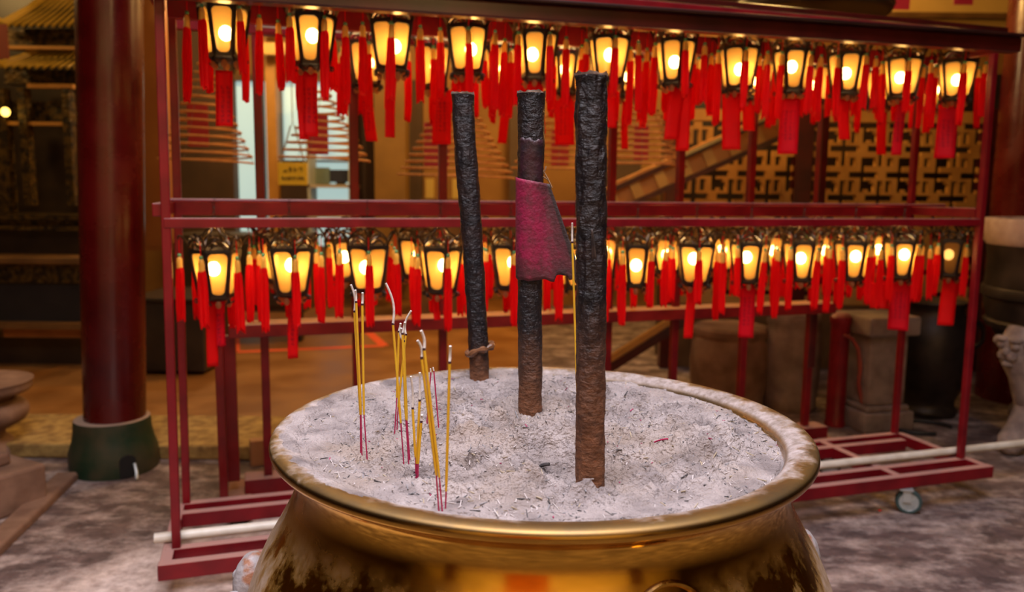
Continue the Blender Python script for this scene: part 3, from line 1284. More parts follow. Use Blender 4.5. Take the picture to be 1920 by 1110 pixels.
# heavy dark beam of the hall crossing in front of the rack's top
ba, bb = at_y(640, 20, 2.48), at_y(1905, 94, 3.08)
ba = ba + (ba - bb) * .55
bz_ = (ba.z + bb.z) / 2
bt = thing('beam', 'long dark red lacquered beam crossing in front of the top of the lantern rack', 'beam', (ba.x, ba.y, 0))
m = MB()
m.bar((0, 0, bz_ + .026), (bb.x - ba.x, bb.y - ba.y, bz_ + .026), .05, .052)
m.build('beam_body', DARKRED, bt, smooth=False, bevel=.006)
m = MB()
m.bar((0, -.012, bz_ + .056), (bb.x - ba.x, bb.y - ba.y - .012, bz_ + .056), .085, .01)
m.build('beam_cap', mat('dark_cap_wood', (.014, .003, .003), (.03, .006, .004), rough=.5, scale=5, spec=.25), bt, smooth=False, bevel=.003)  # cap colour darkened to offset the skylight on its top
# base
BZ = .13
base_bars = [((-.03, -.105), (LEN + .05, -.105)), ((-.02, .0), (LEN + .03, .0)), ((0, DP), (LEN, DP)), ((0, DP - .09), (.95, DP - .09)),
             ((LEN - .55, DP - .09), (LEN - .03, DP - .09))]
for a, b in base_bars:
    m = MB()
    m.bar((*a, BZ), (*b, BZ), .036, .05)
    m.build('base_bar', RED, rack, smooth=False, bevel=.003)
for t_ in (-.01, .62, LEN - .42, LEN + .03):
    m = MB()
    m.bar((t_, -.105, BZ - .001), (t_, DP, BZ - .001), .036, .05)
    m.build('cross_bar', RED, rack, smooth=False, bevel=.003)


def caster(parent, t_, o_, ztop, ang=.4):
    fk = MB()
    R = Matrix.Rotation(ang, 3, 'Z')
    c = Vector((t_, o_, 0))
    fk.box(c + Vector((0, 0, ztop - .004)), (.05, .05, .006), R)
    for s_ in (-1, 1):
        fk.box(c + R @ Vector((.004, .017 * s_, ztop - .03)), (.03, .003, .05), R)
    f_ = fk.build('caster_fork', STEEL, parent, smooth=False)
    w = MB()
    r = .050
    cc = c + R @ Vector((.012, 0, 0)) + Vector((0, 0, r))
    prof = [(.006, -.011), (r * .72, -.010), (r * .74, -.012), (r - .003, -.012), (r, -.008), (r, .008), (r - .003, .012), (r * .74, .012), (r * .72, .010), (.006, .011)]
    Q = R @ Matrix.Rotation(PI / 2, 3, 'X')
    tmp = MB()
    tmp.lathe(prof, 28)
    for i, v in enumerate(tmp.v):
        tmp.v[i] = tuple(cc + Q @ Vector(v))
    tmp.m = [1 if (i // 28) in (2, 3, 4, 5, 6) else 0 for i in range(len(tmp.f))]
    tmp.build('caster_wheel', [STEEL, RUBBER], f_)


for (t_, o_) in ((.36, .24), (LEN - .395, -.115), (LEN - .42, DP - .05), (.4, -.105)):
    caster(rack, t_, o_, BZ - .025, -.65)

# rear rack: a second frame behind the first
O2 = .64
rack2 = thing('lantern_rack', 'lower red railed rack standing right behind the first, with many square uprights', 'rack', rackpt(0, O2, 0), TH)
rx = [on_row(p, 330, O2)[0] for p in (487, 664, 830, 985, 1147, 1275, 1408, 1536)]
for t_ in rx:
    m = MB()
    m.box((t_, 0, 1.01), (.032, .032, 1.74))
    m.build('post', RED, rack2, smooth=False, bevel=.003)
tl = on_row(432, 700, O2)[0]
for dx, m_ in ((-.0, REDR),):
    m = MB()
    m.box((tl, 0, .42), (.045, .045, .58))
    m.build('end_post', m_, rack2, smooth=False, bevel=.003)
m = MB()
m.box((tl - .035, -.09, .40), (.03, .03, .63))
m.build('end_post', REDR, rack2, smooth=False, bevel=.003)
tr = on_row(1548, 570, O2)[0]
m = MB()
m.box(((tl + tr) / 2, -.02, .735), (tr - tl, .12, .05))
m.build('rail', dusted('red_rail_dusty_lit', (.12, .002, .004), (.19, .008, .008), (.62, .34, .15), rough=.4, amount=.95), rack2, smooth=False, bevel=.004)  # tan dust on top, its colour brightened for the lanterns' orange light
for z_, h in ((1.2, .04), (1.865, .05)):
    m = MB()
    m.box(((rx[0] + LEN) / 2 - .15, 0, z_), (LEN - rx[0] + .25, .04, h))
    m.build('hanging_rail', RED, rack2, smooth=False, bevel=.003)
m = MB()
m.box((LEN - .3, 0, 1.16), (.04, .04, 1.45))
m.build('post', DARKRED, rack2, smooth=False, bevel=.003)
m = MB()
m.box(((tl + tr) / 2 + .03, 0, .105), (tr - tl - .02, .1, .07))
m.build('base_beam', RED, rack2, smooth=False, bevel=.004)
for t_ in (tl + .02, tr):
    m = MB()
    m.box((t_, -.02, .055), (.09, .30, .06))
    m.build('base_foot', REDR, rack2, smooth=False, bevel=.004)
    m = MB()
    m.box((t_, -.02, .0125), (.06, .24, .025))
    m.build('foot_pad', WOODD, rack2, smooth=False)

# white pipe lying across the base
ta, za = on_row(290, 1022, .045)
tb, zb = on_row(1985, 838, .045)
m = MB()
pa, pb = rackpt(ta, .045, BZ + .025 + .0165), rackpt(tb, .045, BZ + .025 + .0165)
m.tube([pa + (pb - pa) * i / 6 for i in range(7)], .0165, 16)
tag(m.build('pipe', PVC), 'long dull white pipe lying across the foot of the red rack', 'pipe')

# ------------------------------------------------------------------ lantern
HZ, RT_, RB_ = .075, .077, .053


def hexpt(r, i, z):
    a = PI / 3 * i + PI / 6
    return Vector((r * math.cos(a), r * math.sin(a), z))


def rounded(w0, w1, h, rad, n=5):
    """outline of a tapering pane: half widths w1 at the top, w0 at the bottom"""
    pts = []
    for (cx, cz, a0) in ((w1 - rad, h - rad, 0), (-(w1 - rad), h - rad, PI / 2), (-(w0 - rad), -h + rad, PI), (w0 - rad, -h + rad, 3 * PI / 2)):
        for i in range(n):
            a = a0 + PI / 2 * i / (n - 1)
            pts.append((cx + rad * math.cos(a), cz + rad * math.sin(a)))
    return pts


def lantern_meshes():
    D = {}
    fr_ = MB()
    # corner struts
    for i in range(6):
        fr_.bar(hexpt(RB_ + .001, i, -HZ), hexpt(RT_ + .001, i, HZ), .0085, .0085)
    for (r, z, h) in ((RT_, HZ, .01), (RB_, -HZ, .008)):
        for i in range(6):
            fr_.bar(hexpt(r, i, z), hexpt(r, i + 1, z), .008, h)
    panes = []
    for i in range(6):
        a = PI / 3 * (i + .5) + PI / 6
        ap_t, ap_b = RT_ * math.cos(PI / 6), RB_ * math.cos(PI / 6)
        tang = Vector((-math.sin(a), math.cos(a), 0))
        nrm = Vector((math.cos(a), math.sin(a), 0))

        def P(x, z, off=0.):
            ap = (ap_t + ap_b) / 2 + (ap_t - ap_b) / 2 * z / HZ + off
            return nrm * ap + tang * x + Vector((0, 0, z))
        inner = rounded(RB_ / 2 - .0065, RT_ / 2 - .009, HZ - .008, .015)
        outer = []
        for (x, z) in inner:
            hw = (RT_ + RB_) / 4 + (RT_ - RB_) / 4 * z / HZ
            # push to the panel border
            sx = hw / max(abs(x), 1e-4)
            sz = HZ / max(abs(z), 1e-4)
            q = min(sx, sz)
            outer.append((max(-hw, min(hw, x * q)), max(-HZ, min(HZ, z * q))))
        n = len(inner)
        for off0, off1 in ((0, .003),):
            va = [P(x, z, off1) for x, z in inner] + [P(x, z, off1) for x, z in outer] + [P(x, z, 0) for x, z in inner]
            fr_.add(va, [(j, (j + 1) % n, n + (j + 1) % n, n + j) for j in range(n)] + [(2 * n + j, 2 * n + (j + 1) % n, (j + 1) % n, j) for j in range(n)])
        p = MB()
        c = (0, 0)
        p.add([P(x * 1.02, z * 1.01, .0005) for x, z in inner], [tuple(range(n))])
        panes.append(p.mesh('panel', GLASS, False))
    D['frame'] = fr_.mesh('frame', BLACK, False)
    D['panels'] = panes
    # crown: flaring openwork with curled corner hooks
    cr = MB()
    for i in range(6):
        a = PI / 3 * i + PI / 6
        d = Vector((math.cos(a), math.sin(a), 0))
        prof = [(.075, .078), (.082, .095), (.092, .112), (.1, .122), (.108, .124), (.112, .117), (.108, .112)]
        cr.tube([d * r + Vector((0, 0, z)) for r, z in prof], [.005, .0048, .0045, .004, .0036, .003, .002], 6)
        # inward scroll to the top ring
        prof = [(.078, .085), (.07, .105), (.055, .118), (.035, .128), (.02, .145), (.012, .16)]
        cr.tube([d * r + Vector((0, 0, z)) for r, z in prof], .0032, 6)
        # arched crest between two corners
        d2 = Vector((math.cos(a + PI / 3), math.sin(a + PI / 3), 0))
        pts = []
        for q in range(9):
            u = q / 8
            z = .084 + .028 * math.sin(PI * u)
            r = .079 + .012 * math.sin(PI * u)
            pts.append((d.lerp(d2, u)) * r + Vector((0, 0, z)))
        cr.tube(pts, .0038, 6)
        pts = []
        for q in range(9):
            u = .2 + .6 * q / 8
            z = .08 + .016 * math.sin(PI * q / 8)
            pts.append((d.lerp(d2, u)) * .078 + Vector((0, 0, z)))
        cr.tube(pts, .003, 6)
        cr.sphere(d.lerp(d2, .5) * .092 + Vector((0, 0, .116)), .006, 8)
    cr.lathe([(.008, .155), (.014, .158), (.014, .164), (.008, .168)], 12)
    D['crown'] = cr.mesh('crown', mat('gilt_black_metal', (.02, .012, .008), (.09, .045, .012), rough=.3, metal=.7, scale=60), True)
    bs = MB()
    bs.lathe([(.02, -.076), (.046, -.077), (.05, -.081), (.044, -.087), (.03, -.09), (.0001, -.09)], 6, a0=PI / 6)
    for i in range(6):
        a = PI / 3 * i + PI / 6
        d = Vector((math.cos(a), math.sin(a), 0))
        pts = [d * (.053 + .010 * math.sin(t * 1.1)) + Vector((0, 0, -.078 - .006 * t)) for t in range(5)]
        bs.tube(pts, [.004, .004, .0035, .003, .0025], 6)
        c = d * .062 + Vector((0, 0, -.088))
        tg = Vector((-d.y, d.x, 0))
        bs.tube([c + d * (.007 * math.cos(q * PI / 4)) + Vector((0, 0, .007 * math.sin(q * PI / 4))) for q in range(8)], .0022, 5, close=True)
    D['base'] = bs.mesh('base', BLACK, True)
    lp = MB()
    lp.sphere((0, 0, 0), .0095, 10, (1, 1, 1.35))
    D['drop'] = lp.mesh('drop_bead', BASEPANE, True)
    bb = MB()
    bb.sphere((0, 0, .008), .021, 14, (1, 1, 1.15))
    D['bulb'] = bb.mesh('bulb', BULB, True)
    D['bulb_dim'] = bb.mesh('bulb', BULBDIM, True)
    # tassel variants
    D['fringe'], D['cap'] = [], []
    for v in range(4):
        rnd = random.Random(40 + v)
        t = MB()
        n = 18
        Lz = .186 * (1 + .08 * (v - 1.5))
        vs = []
        rows = [(-.095, .0088), (-.105, .0105), (-.13, .0115), (-.18, .012), (-.095 - Lz * .8, .012), (-.095 - Lz, .0108)]
        for ri, (z, r) in enumerate(rows):
            for j in range(n):
                a = 2 * PI * j / n
                rr = r * (1 + (.16 if j % 2 else -.12) * (ri > 0)) * (1 + .12 * rnd.uniform(-1, 1) * (ri > 2))
                zz = z + (rnd.uniform(-.014, .012) if ri == len(rows) - 1 else 0)
                vs.append((rr * math.cos(a) * (1.12 if v % 2 else .95), rr * math.sin(a), zz))
        t.add(vs, [(i * n + j, i * n + (j + 1) % n, (i + 1) * n + (j + 1) % n, (i + 1) * n + j)[::-1] for i in range(len(rows) - 1) for j in range(n)])
        t.f.append(tuple((len(rows) - 1) * n + j for j in range(n))[::-1])
        t.m.append(0)
        t.f.append(tuple(range(n)))
        t.m.append(0)
        t.tube([(0, 0, 0), (0, 0, -.055)], .0011, 5)
        D['fringe'].append(t.mesh('tassel', FRINGE, True))
    c = MB()
    c.lathe([(.009, -.101), (.0102, -.094), (.0092, -.086), (.0098, -.077), (.0085, -.066), (.005, -.06)], 12)
    c.mi = 1
    c.sphere((0, 0, -.054), .0066, 10)
    D['cap'] = c.mesh('tassel_cap', [GOLD, BEAD], True)
    hk = MB()
    for i in range(3):
        z = .172 + i * .0001
    return D


LD = lantern_meshes()


def mesh_obj(name, me, parent, loc=None):
    o = bpy.data.objects.new(name, me)
    COL.objects.link(o)
    o.parent = parent
    if loc is not None:
        o.location = loc
    return o


def chain_mesh(z0, z1):
    """small links from the lantern's top ring up to a hook over the rod"""
    h = MB()
    n = max(1, round((z1 - z0 - .012) / .014))
    st = (z1 - .006 - z0) / n
    for i in range(n):
        c = z0 + st * (i + .5)
        pts = []
        for q in range(10):
            a = 2 * PI * q / 10
            x = .0045 * math.cos(a)
            pts.append((x if i % 2 else 0, 0 if i % 2 else x, c + st * .62 * math.sin(a)))
        h.tube(pts, .0013, 5, close=True)
    h.tube([(0, .008 * math.cos(a), z1 + .0 + .008 * math.sin(a)) for a in [i * PI / 8 - PI / 2 for i in range(13)]], .0014, 5)
    return h.mesh('hook', BLACK, True)


def lantern(pos, rz, zrod, label, group, lit=True, seed=0):
    rnd = random.Random(seed)
    L_ = thing('lantern', label, 'lantern', pos, rz, group)
    mesh_obj('frame', LD['frame'], L_)
    for pm in LD['panels']:
        mesh_obj('panel', pm, L_)
    mesh_obj('crown', LD['crown'], L_)
    b = mesh_obj('base', LD['base'], L_)
    for i in range(6):
        a = PI / 3 * (i + .5) + PI / 6
        mesh_obj('drop_bead', LD['drop'], b, (math.cos(a) * .040, math.sin(a) * .040, -.100))
    bl = mesh_obj('bulb', LD['bulb'] if lit else LD['bulb_dim'], L_)
    bl.location = (rnd.uniform(-.012, .012), rnd.uniform(-.012, .012), rnd.uniform(-.012, .012))
    mesh_obj('hook', chain_mesh(.166, zrod - pos[2]), L_)
    for i in range(6):
        a = PI / 3 * i + PI / 6
        t = mesh_obj('tassel', rnd.choice(LD['fringe']), L_, (.108 * math.cos(a), .108 * math.sin(a), .112))
        t.rotation_euler = (rnd.gauss(0, .018), rnd.gauss(0, .018), rnd.uniform(0, 6))
        t.scale = (1, 1, rnd.uniform(.9, 1.1))
        mesh_obj('tassel_cap', LD['cap'], t)
    return L_


# (centre x, body top, body bottom, turn in degrees, lit)
UPF = [(421, 16, 104, 24, 1), (585, 37, 121, 22, 1), (734, 50, 128, 1, 1), (876, 57, 135, 2, 1), (1004, 67, 145, 27, 1), (1142, 76, 150, 12, 1), (1266, 80, 150, 18, 1),
       (1385, 95, 165, 14, 1), (1486, 98, 168, 38, 1), (1588, 103, 171, 40, 1), (1692, 112, 178, 12, 1), (1794, 116, 181, 14, 1)]
LOF = [(405, 472, 556, 36, 1), (545, 466, 550, 8, 1), (690, 464, 536, 1, 1), (826, 468, 545, 14, 1), (957, 460, 537, 6, 1), (1078, 466, 534, 30, 1), (1193, 462, 532, 31, 1),
       (1303, 460, 530, 8, 1), (1405, 455, 525, 34, 1), (1503, 453, 522, 36, 1), (1599, 453, 522, 37, 1), (1690, 451, 518, 38, 1), (1780, 447, 514, 36, 0)]
UPB = [(687, 122, 5, 1), (812, 128, 0, 1), (940, 128, 20, 1), (1062, 138, 32, 1), (1180, 145, 30, 1), (1297, 145, 10, 1), (1418, 150, 24, 1), (1532, 158, 0, 1), (1650, 165, 2, 1), (1756, 172, 16, 1)]
LOB = [(520, 488, 10, 1), (648, 486, 25, 1), (779, 482, 3, 1), (910, 482, 12, 1), (1040, 480, 5, 1), (1140, 478, 30, 1), (1250, 478, 14, 1), (1352, 474, 4, 1), (1455, 472, 24, 1), (1552, 470, 8, 1), (1645, 468, 30, 1)]

FRONTCAP = {'upper': UPF, 'lower': LOF}
slots = {}
# the lanterns of one row hang level: average the heights read from the photograph
zrow = {}
for nm, rows in FRONTCAP.items():
    zs = [on_row(x, (a + b) / 2, OM)[1] for x, a, b, r, l in rows]
    zrow[nm] = sum(zs) / len(zs)
for nm, rows, zr_ in (('upper', UPF, 1.905), ('lower', LOF, ZM)):
    for i, (x, a, b, rz, lit) in enumerate(rows):
        t_, z_ = on_row(x, (a + b) / 2, OM)
        z_ = zrow[nm] * .4 + z_ * .6
        p = rackpt(t_, OM, z_)
        view = math.atan2(p.x, p.y)
        if lit:
            lab = f'lit amber lantern, {ordinal(i)} from the left post in the {nm} front row'
        else:
            lab = 'unlit looking amber lantern, last before the right post in the lower front row'
        lantern(p, -view + math.radians(rz), zr_, lab, f'lanterns in the {nm} front row', lit, 100 + i + (50 if nm == 'upper' else 0))
        slots[(nm, i)] = p
OB = O2 - .045
for nm, rows, zr_ in (('upper', UPB, 1.865), ('lower', LOB, 1.2)):
    zs = [on_row(x, y, OB)[1] for x, y, r, l in rows]
    za_ = sum(zs) / len(zs)
    for i, (x, y, rz, lit) in enumerate(rows):
        t_, z_ = on_row(x, y, OB)
        z_ = za_ * .2 + z_ * .8
        p = rackpt(t_, OB, z_)
        view = math.atan2(p.x, p.y)
        lantern(p, -view + math.radians(rz), zr_ if nm == 'lower' else 1.865, f'lit lantern of the rear rack, {ordinal(i)} from the left in its {nm} row',
                f'lanterns in the {nm} rear row', lit, 300 + i + (50 if nm == 'upper' else 0))
        slots[(nm + 'b', i)] = p
# the rear rack's lanterns hang from pegs under its rails
m = MB()
for z_ in (1.2, 1.865):
    m.tube([(rx[0], -.045, z_), (LEN, -.045, z_)], .006, 8)
m.build('hanging_rod', STEEL, rack2)


# ------------------------------------------------------------------ wish cards
def card(x0, y0, x1, y1, wpx, o, mtl, label, group, twist=0., curl=.01, ztop=None):
    """card whose top middle is seen at (x0,y0) and bottom middle at (x1,y1)"""
    t0, z0 = on_row(x0, y0, o)
    t1, z1 = on_row(x1, y1, o)
    a, b = rackpt(t0, o, z0), rackpt(t1, o, z1)
    w = wpx * a.y / F
    if ztop is None:
        ztop = z0 + .02
    root = thing('wish_card', label, 'card', a, 0, group)
    view = math.atan2(a.x, a.y)
    R = Matrix.Rotation(-view + twist, 3, 'Z')
    m = MB()
    n, q = 12, 4
    vs = []
    d = b - a
    for i in range(n + 1):
        u = i / n
        for j in range(q + 1):
            v = j / q - .5
            p = d * u + R @ Vector((v * w, curl * math.sin(u * PI * 1.2) + .006 * v * v, 0))
            vs.append(p)
    m.add(vs, [(i * (q + 1) + j, (i + 1) * (q + 1) + j, (i + 1) * (q + 1) + j + 1, i * (q + 1) + j + 1) for i in range(n) for j in range(q)])
    ob = m.build('card_sheet', mtl, root)
    s_ = ob.modifiers.new('thick', 'SOLIDIFY')
    s_.thickness = .0007
    c = MB()
    c.tube([(0, 0, -.004), (0, 0, max(.012, ztop - a.z))], .0011, 5)
    c.build('cord', THREAD, root)


BOT = .09
CARDS = [
    # x0,y0,x1,y1,width, row, index, material, label words
    (420, 132, 421, 237, 30, 'upper', 0, CARD, 'written red card under the leftmost upper lantern', .0),
    (566, 132, 570, 262, 18, 'upper', 1, CARDPLAIN, 'plain bright red card beside a written one, under second upper lantern', .3),
    (582, 136, 583, 256, 26, 'upper', 1, CARD, 'red card dense with dark writing under the second upper lantern', .1),
    (736, 140, 731, 258, 22, 'upper', 2, CARDPLAIN, 'narrow red card twisting below the third upper lantern', .6),
    (873, 146, 873, 168, 32, 'upper', 3, CARDPLAIN, 'red card mostly hidden behind the rear thick stick top', .0),
    (1003, 152, 1008, 250, 30, 'upper', 4, CARDPLAIN, 'red card behind the middle thick stick top', .2),
    (1142, 158, 1143, 240, 26, 'upper', 5, CARDPLAIN, 'red card hanging just right of the tallest stick top', .2),
    (1272, 160, 1258, 262, 28, 'upper', 6, CARDPLAIN, 'red card slanting to lower left under the seventh upper lantern', .3),
    (1284, 165, 1279, 283, 24, 'upper', 6, CARDPLAIN, 'longer red card beside the slanting one under the seventh upper lantern', .0),
    (1371, 176, 1371, 281, 33, 'upper', 7, CARDPLAIN, 'wide plain scarlet card under the eighth upper lantern', .0),
    (1482, 184, 1476, 289, 35, 'upper', 8, CARDPINK, 'crimson written card under the ninth upper lantern', .0),
    (1584, 186, 1583, 262, 22, 'upper', 9, CARDPLAIN, 'short narrow red card under the tenth upper lantern', .5),
    (1692, 192, 1680, 291, 18, 'upper', 10, CARDPINK, 'narrow crimson card slanting left under the eleventh upper lantern', .3),
    (1779, 203, 1770, 297, 34, 'upper', 11, CARDPINK, 'wide crimson card with three written columns under the last upper lantern', .0),
    (686, 165, 697, 265, 22, 'upperb', 0, CARD, 'written red card slanting right, below the first rear upper lantern', .2),
    (829, 168, 828, 271, 35, 'upperb', 1, CARD, 'broad written red card left of the slim rear thick stick', .0),
    (953, 172, 941, 269, 18, 'upperb', 2, CARDPLAIN, 'narrow red card slanting left between the two rear thick sticks', .4),
    (1057, 178, 1059, 272, 36, 'upperb', 3, CARD, 'broad written red card left of the tallest stick top', .0),
    (1174, 190, 1171, 280, 14, 'upperb', 4, CARDPLAIN, 'thin red strip right of the tallest thick stick', .5),
    (1404, 185, 1404, 245, 22, 'upperb', 6, CARDPLAIN, 'small red card behind the wide plain scarlet one', .2),
    (1655, 210, 1652, 290, 17, 'upperb', 8, CARDPLAIN, 'narrow scarlet card below the low bright rear lantern at right', .3),
    (397, 564, 399, 687, 21, 'lower', 0, CARDPLAIN, 'long plain scarlet card under the leftmost lower lantern', .2),
    (414, 562, 415, 650, 17, 'lower', 0, CARDPINK, 'short crimson card beside the long one under leftmost lower lantern', .3),
    (551, 558, 549, 672, 20, 'lower', 1, CARD, 'long scarlet card with dark writing under the second lower lantern', .2),
    (1299, 540, 1290, 634, 18, 'lower', 7, CARDPLAIN, 'bright scarlet card slanting left, right of the tallest stick', .3),
    (1403, 536, 1398, 633, 28, 'lower', 8, CARDPINK, 'crimson card with faint writing under the ninth lower lantern', .0),
    (1648, 530, 1648, 578, 33, 'lower', 10, CARDPLAIN, 'short square red card left of the broad crimson one', .1),
    (1689, 528, 1683, 619, 36, 'lower', 11, CARDPINK, 'broad plain crimson card under the next to last lower lantern', .0),
    (1784, 524, 1772, 610, 28, 'lower', 12, CARDPLAIN, 'bright red card swinging left under the unlit lantern', .2),
    (818, 552, 820, 600, 14, 'lower', 3, CARDPLAIN, 'small red strip under the fourth lower lantern', .4),
]
for (x0, y0, x1, y1, w, row, idx, mt, lab, tw) in CARDS:
    p = slots[(row, idx)]
    o_ = OM if not row.endswith('b') else OB
    card(x0, y0, x1, y1, w, o_, mt, lab, 'red wish cards under the lanterns', tw, random.uniform(.004, .012), p.z - BOT)

# ------------------------------------------------------------------ incense coils behind the racks
CY = 4.7


def coil(cx, ytop, ybot, hw, Y, turns, label, tagpx=None, n=22):
    a = at_y(cx, ytop, Y)
    b = at_y(cx, ybot, Y)
    R = hw * Y / F
    H = a.z - b.z
    root = thing('incense_coil', label, 'incense coil', (b.x, b.y, b.z), 0, 'hanging incense coils')
    m = MB()
    pts = []
    N = turns * 30
    for i in range(N + 1):
        u = i / N
        ang = 2 * PI * turns * u
        r = .02 + (R - .02) * u
        pts.append((r * math.cos(ang), r * math.sin(ang), H * (1 - u)))
    m.tube(pts, .0065, 5)
    m.build('spiral', COIL, root)
    w = MB()
    w.tube([(0, 0, H), (0, 0, 4.5 - b.z)], .003, 5)
    for q in range(3):
        an = q * 2.1 + .4
        w.tube([(0, 0, H), (R * .97 * math.cos(an), R * .97 * math.sin(an), .0)], .0018, 4)
    w.build('wire', mat('wire', (.1, .05, .02), rough=.5), root)
    if tagpx:
        x0, y0, x1, y1 = tagpx
        p0, p1 = at_y(x0, y0, Y), at_y(x1, y1, Y)
        c = MB()
        c.box(((p0.x + p1.x) / 2 - b.x, 0, (p0.z + p1.z) / 2 - b.z), (abs(p1.x - p0.x), .003, abs(p0.z - p1.z)))
        c.build('prayer_tag', mat('orange_red_tag', (.42, .02, .008), rough=.7), root, smooth=False)


coil(388, 112, 306, 86, CY, 13, 'hanging brown incense coil nearest the red pillar', (350, 192, 392, 275))
coil(608, 165, 302, 84, CY - .3, 10, 'hanging incense coil in front of the bright window', (576, 215, 616, 290))
coil(855, 150, 334, 110, CY, 15, 'broad hanging incense coil behind the rear thick stick', (795, 230, 842, 312))
coil(1052, 175, 322, 96, CY + .5, 12, 'hanging incense coil between the middle and tallest thick sticks', (1034, 245, 1066, 311))
coil(1200, 160, 312, 84, CY - .2, 13, 'hanging incense coil right of the tallest thick stick', (1190, 232, 1215, 300))

# ------------------------------------------------------------------ left: pillar, shrine, altar
pil = at_z(217, 898, 0)
pil.x *= (pil.y + .15) / pil.y
pr = thing('pillar', 'thick glossy dark red pillar on a green stone foot', 'pillar', (pil.x, pil.y + .15, 0))
PY = pil.y + .15
m = MB()
zt = at_y(214, 782, PY).z
r0_ = 52.5 * PY / F
m.lathe([(r0_ * 1.05, 0), (r0_ * 1.07, 1.3), (r0_ * 1.06, 4.6 - zt)], 64)
o = m.build('shaft', LACQ, pr)
o.location = (.012, 0, zt - .02)
o.rotation_euler = (0, math.radians(2.2), 0)
m = MB()
rb, rt = 80 * PY / F, 68 * PY / F
m.lathe([(rb * .98, 0), (rb, .03), (rb * .99, .09), (rt * 1.06, zt * .6), (rt * 1.01, zt - .05), (rt, zt - .015), (rt * .985, zt), (rt * .93, zt + .004), (r0_, zt + .004)], 64,
        fn=lambda a, z: 1 + .012 * noise.noise(Vector((math.cos(a) * 3, math.sin(a) * 3, z * 8))))
ob = m.build('stone_foot', dusted('green_foot', (.006, .028, .012), (.045, .04, .02), (.35, .24, .18), rough=.55, amount=.9), pr)
# black plug for the shade inside a drain hole at its right front, with a bit of hose
hl = at_y(250, 893, PY - rb)
m = MB()
hr = Vector((hl.x - pil.x, hl.y - PY, 0)).normalized()
hc = Vector((hr.x * (rb * .985), hr.y * rb * .985, .075))
tq = Vector((-hr.y, hr.x, 0))
pts = [hc + tq * (.034 * math.cos(t)) + Vector((0, 0, .03 * math.sin(t))) for t in [PI * i / 10 for i in range(11)]] + [hc + tq * -.034 + Vector((0, 0, -.07)), hc + tq * .034 + Vector((0, 0, -.07))]
m.add([p + hr * .008 for p in pts] + [p - hr * .03 for p in pts], [tuple(range(13)), tuple(range(25, 12, -1))] + [(i, 13 + i, 13 + (i + 1) % 13, (i + 1) % 13) for i in range(13)])
m.build('drain_hole', mat('hole_shade', (.006, .005, .005), rough=.9), pr, smooth=False)
m = MB()
m.tube([hc + hr * .012 + tq * .025 + Vector((0, 0, -.01)), hc + hr * .03 + tq * .026 + Vector((0, 0, -.045)), hc + hr * .06 + tq * .016 + Vector((0, 0, -.068))], .007, 8)
m.build('hose_end', STEEL, pr)

ROOF = mat('glazed_roof', (.36, .22, .02), (.5, .32, .05), rough=.3, scale=8)
ROOF_SHADE = mat('roof_gap_shade', (.02, .012, .003), (.03, .02, .005), rough=.5, scale=8)  # shade between the tile ribs, put into the colour
GILT = mat('gilt_carving', (.10, .055, .008), (.015, .009, .004), rough=.4, metal=.4, scale=26, bump=1., bscale=40, lo=.4, hi=.6)
SY = 5.6
sh = thing('shrine', 'dark gilt shrine with a two tiered tiled roof, left of the pillar', 'shrine', at_y(60, 620, SY + .4))
SL = Vector(sh.location)


def part_px(parent, name, mtl, rects, bevel=0.):
    m_ = MB()
    for (x0, y0, x1, y1, Y, th) in rects:
        px_box(m_, x0, y0, x1, y1, Y, th)
    o_ = m_.build(name, mtl, None, smooth=False, bevel=bevel)
    o_.parent = parent
    o_.location = -Vector(parent.location)
    return o_


def roof(x0, x1, ytop, ybot, Y, name, depth=.35):
    """sloping tiled roof, eave towards the camera with an upturned left corner"""
    a, b = at_y(x0, ybot, Y), at_y(x1, ybot, Y)
    top = at_y((x0 + x1) / 2, ytop, Y + depth).z
    m_ = MB()
    W = b.x - a.x
    n = int(W / .0485)
    m_.add([a, b, (b.x, Y + depth, top), (a.x + W * .3, Y + depth, top), a - Vector((0, 0, .02)), b - Vector((0, 0, .02)), (b.x, Y + depth, top - .03), (a.x + W * .3, Y + depth, top - .03)],
           [(0, 1, 2, 3), (7, 6, 5, 4), (0, 4, 5, 1), (1, 5, 6, 2), (2, 6, 7, 3), (3, 7, 4, 0)])
    m_.m = [1] * len(m_.f)
    for i in range(n):
        u = (i + .5) / n
        s_ = Vector((a.x + W * u, Y - .01, a.z))
        e_ = Vector((a.x + W * (.3 + .7 * u), Y + depth, top + .005))
        mid = s_.lerp(e_, .5) - Vector((0, 0, .018))
        m_.tube([s_, mid, e_], .012, 8)
    m_.tube([(a.x - .12, Y - .02, a.z + .05), (a.x, Y + .01, a.z + .02), (a.x + W * .15, Y + depth * .5, (a.z + top) / 2), (a.x + W * .3, Y + depth, top + .03)], [.02, .028, .028, .028], 8)
    o_ = m_.build(name, [ROOF, ROOF_SHADE], None)
    o_.parent = sh
    o_.location = -SL


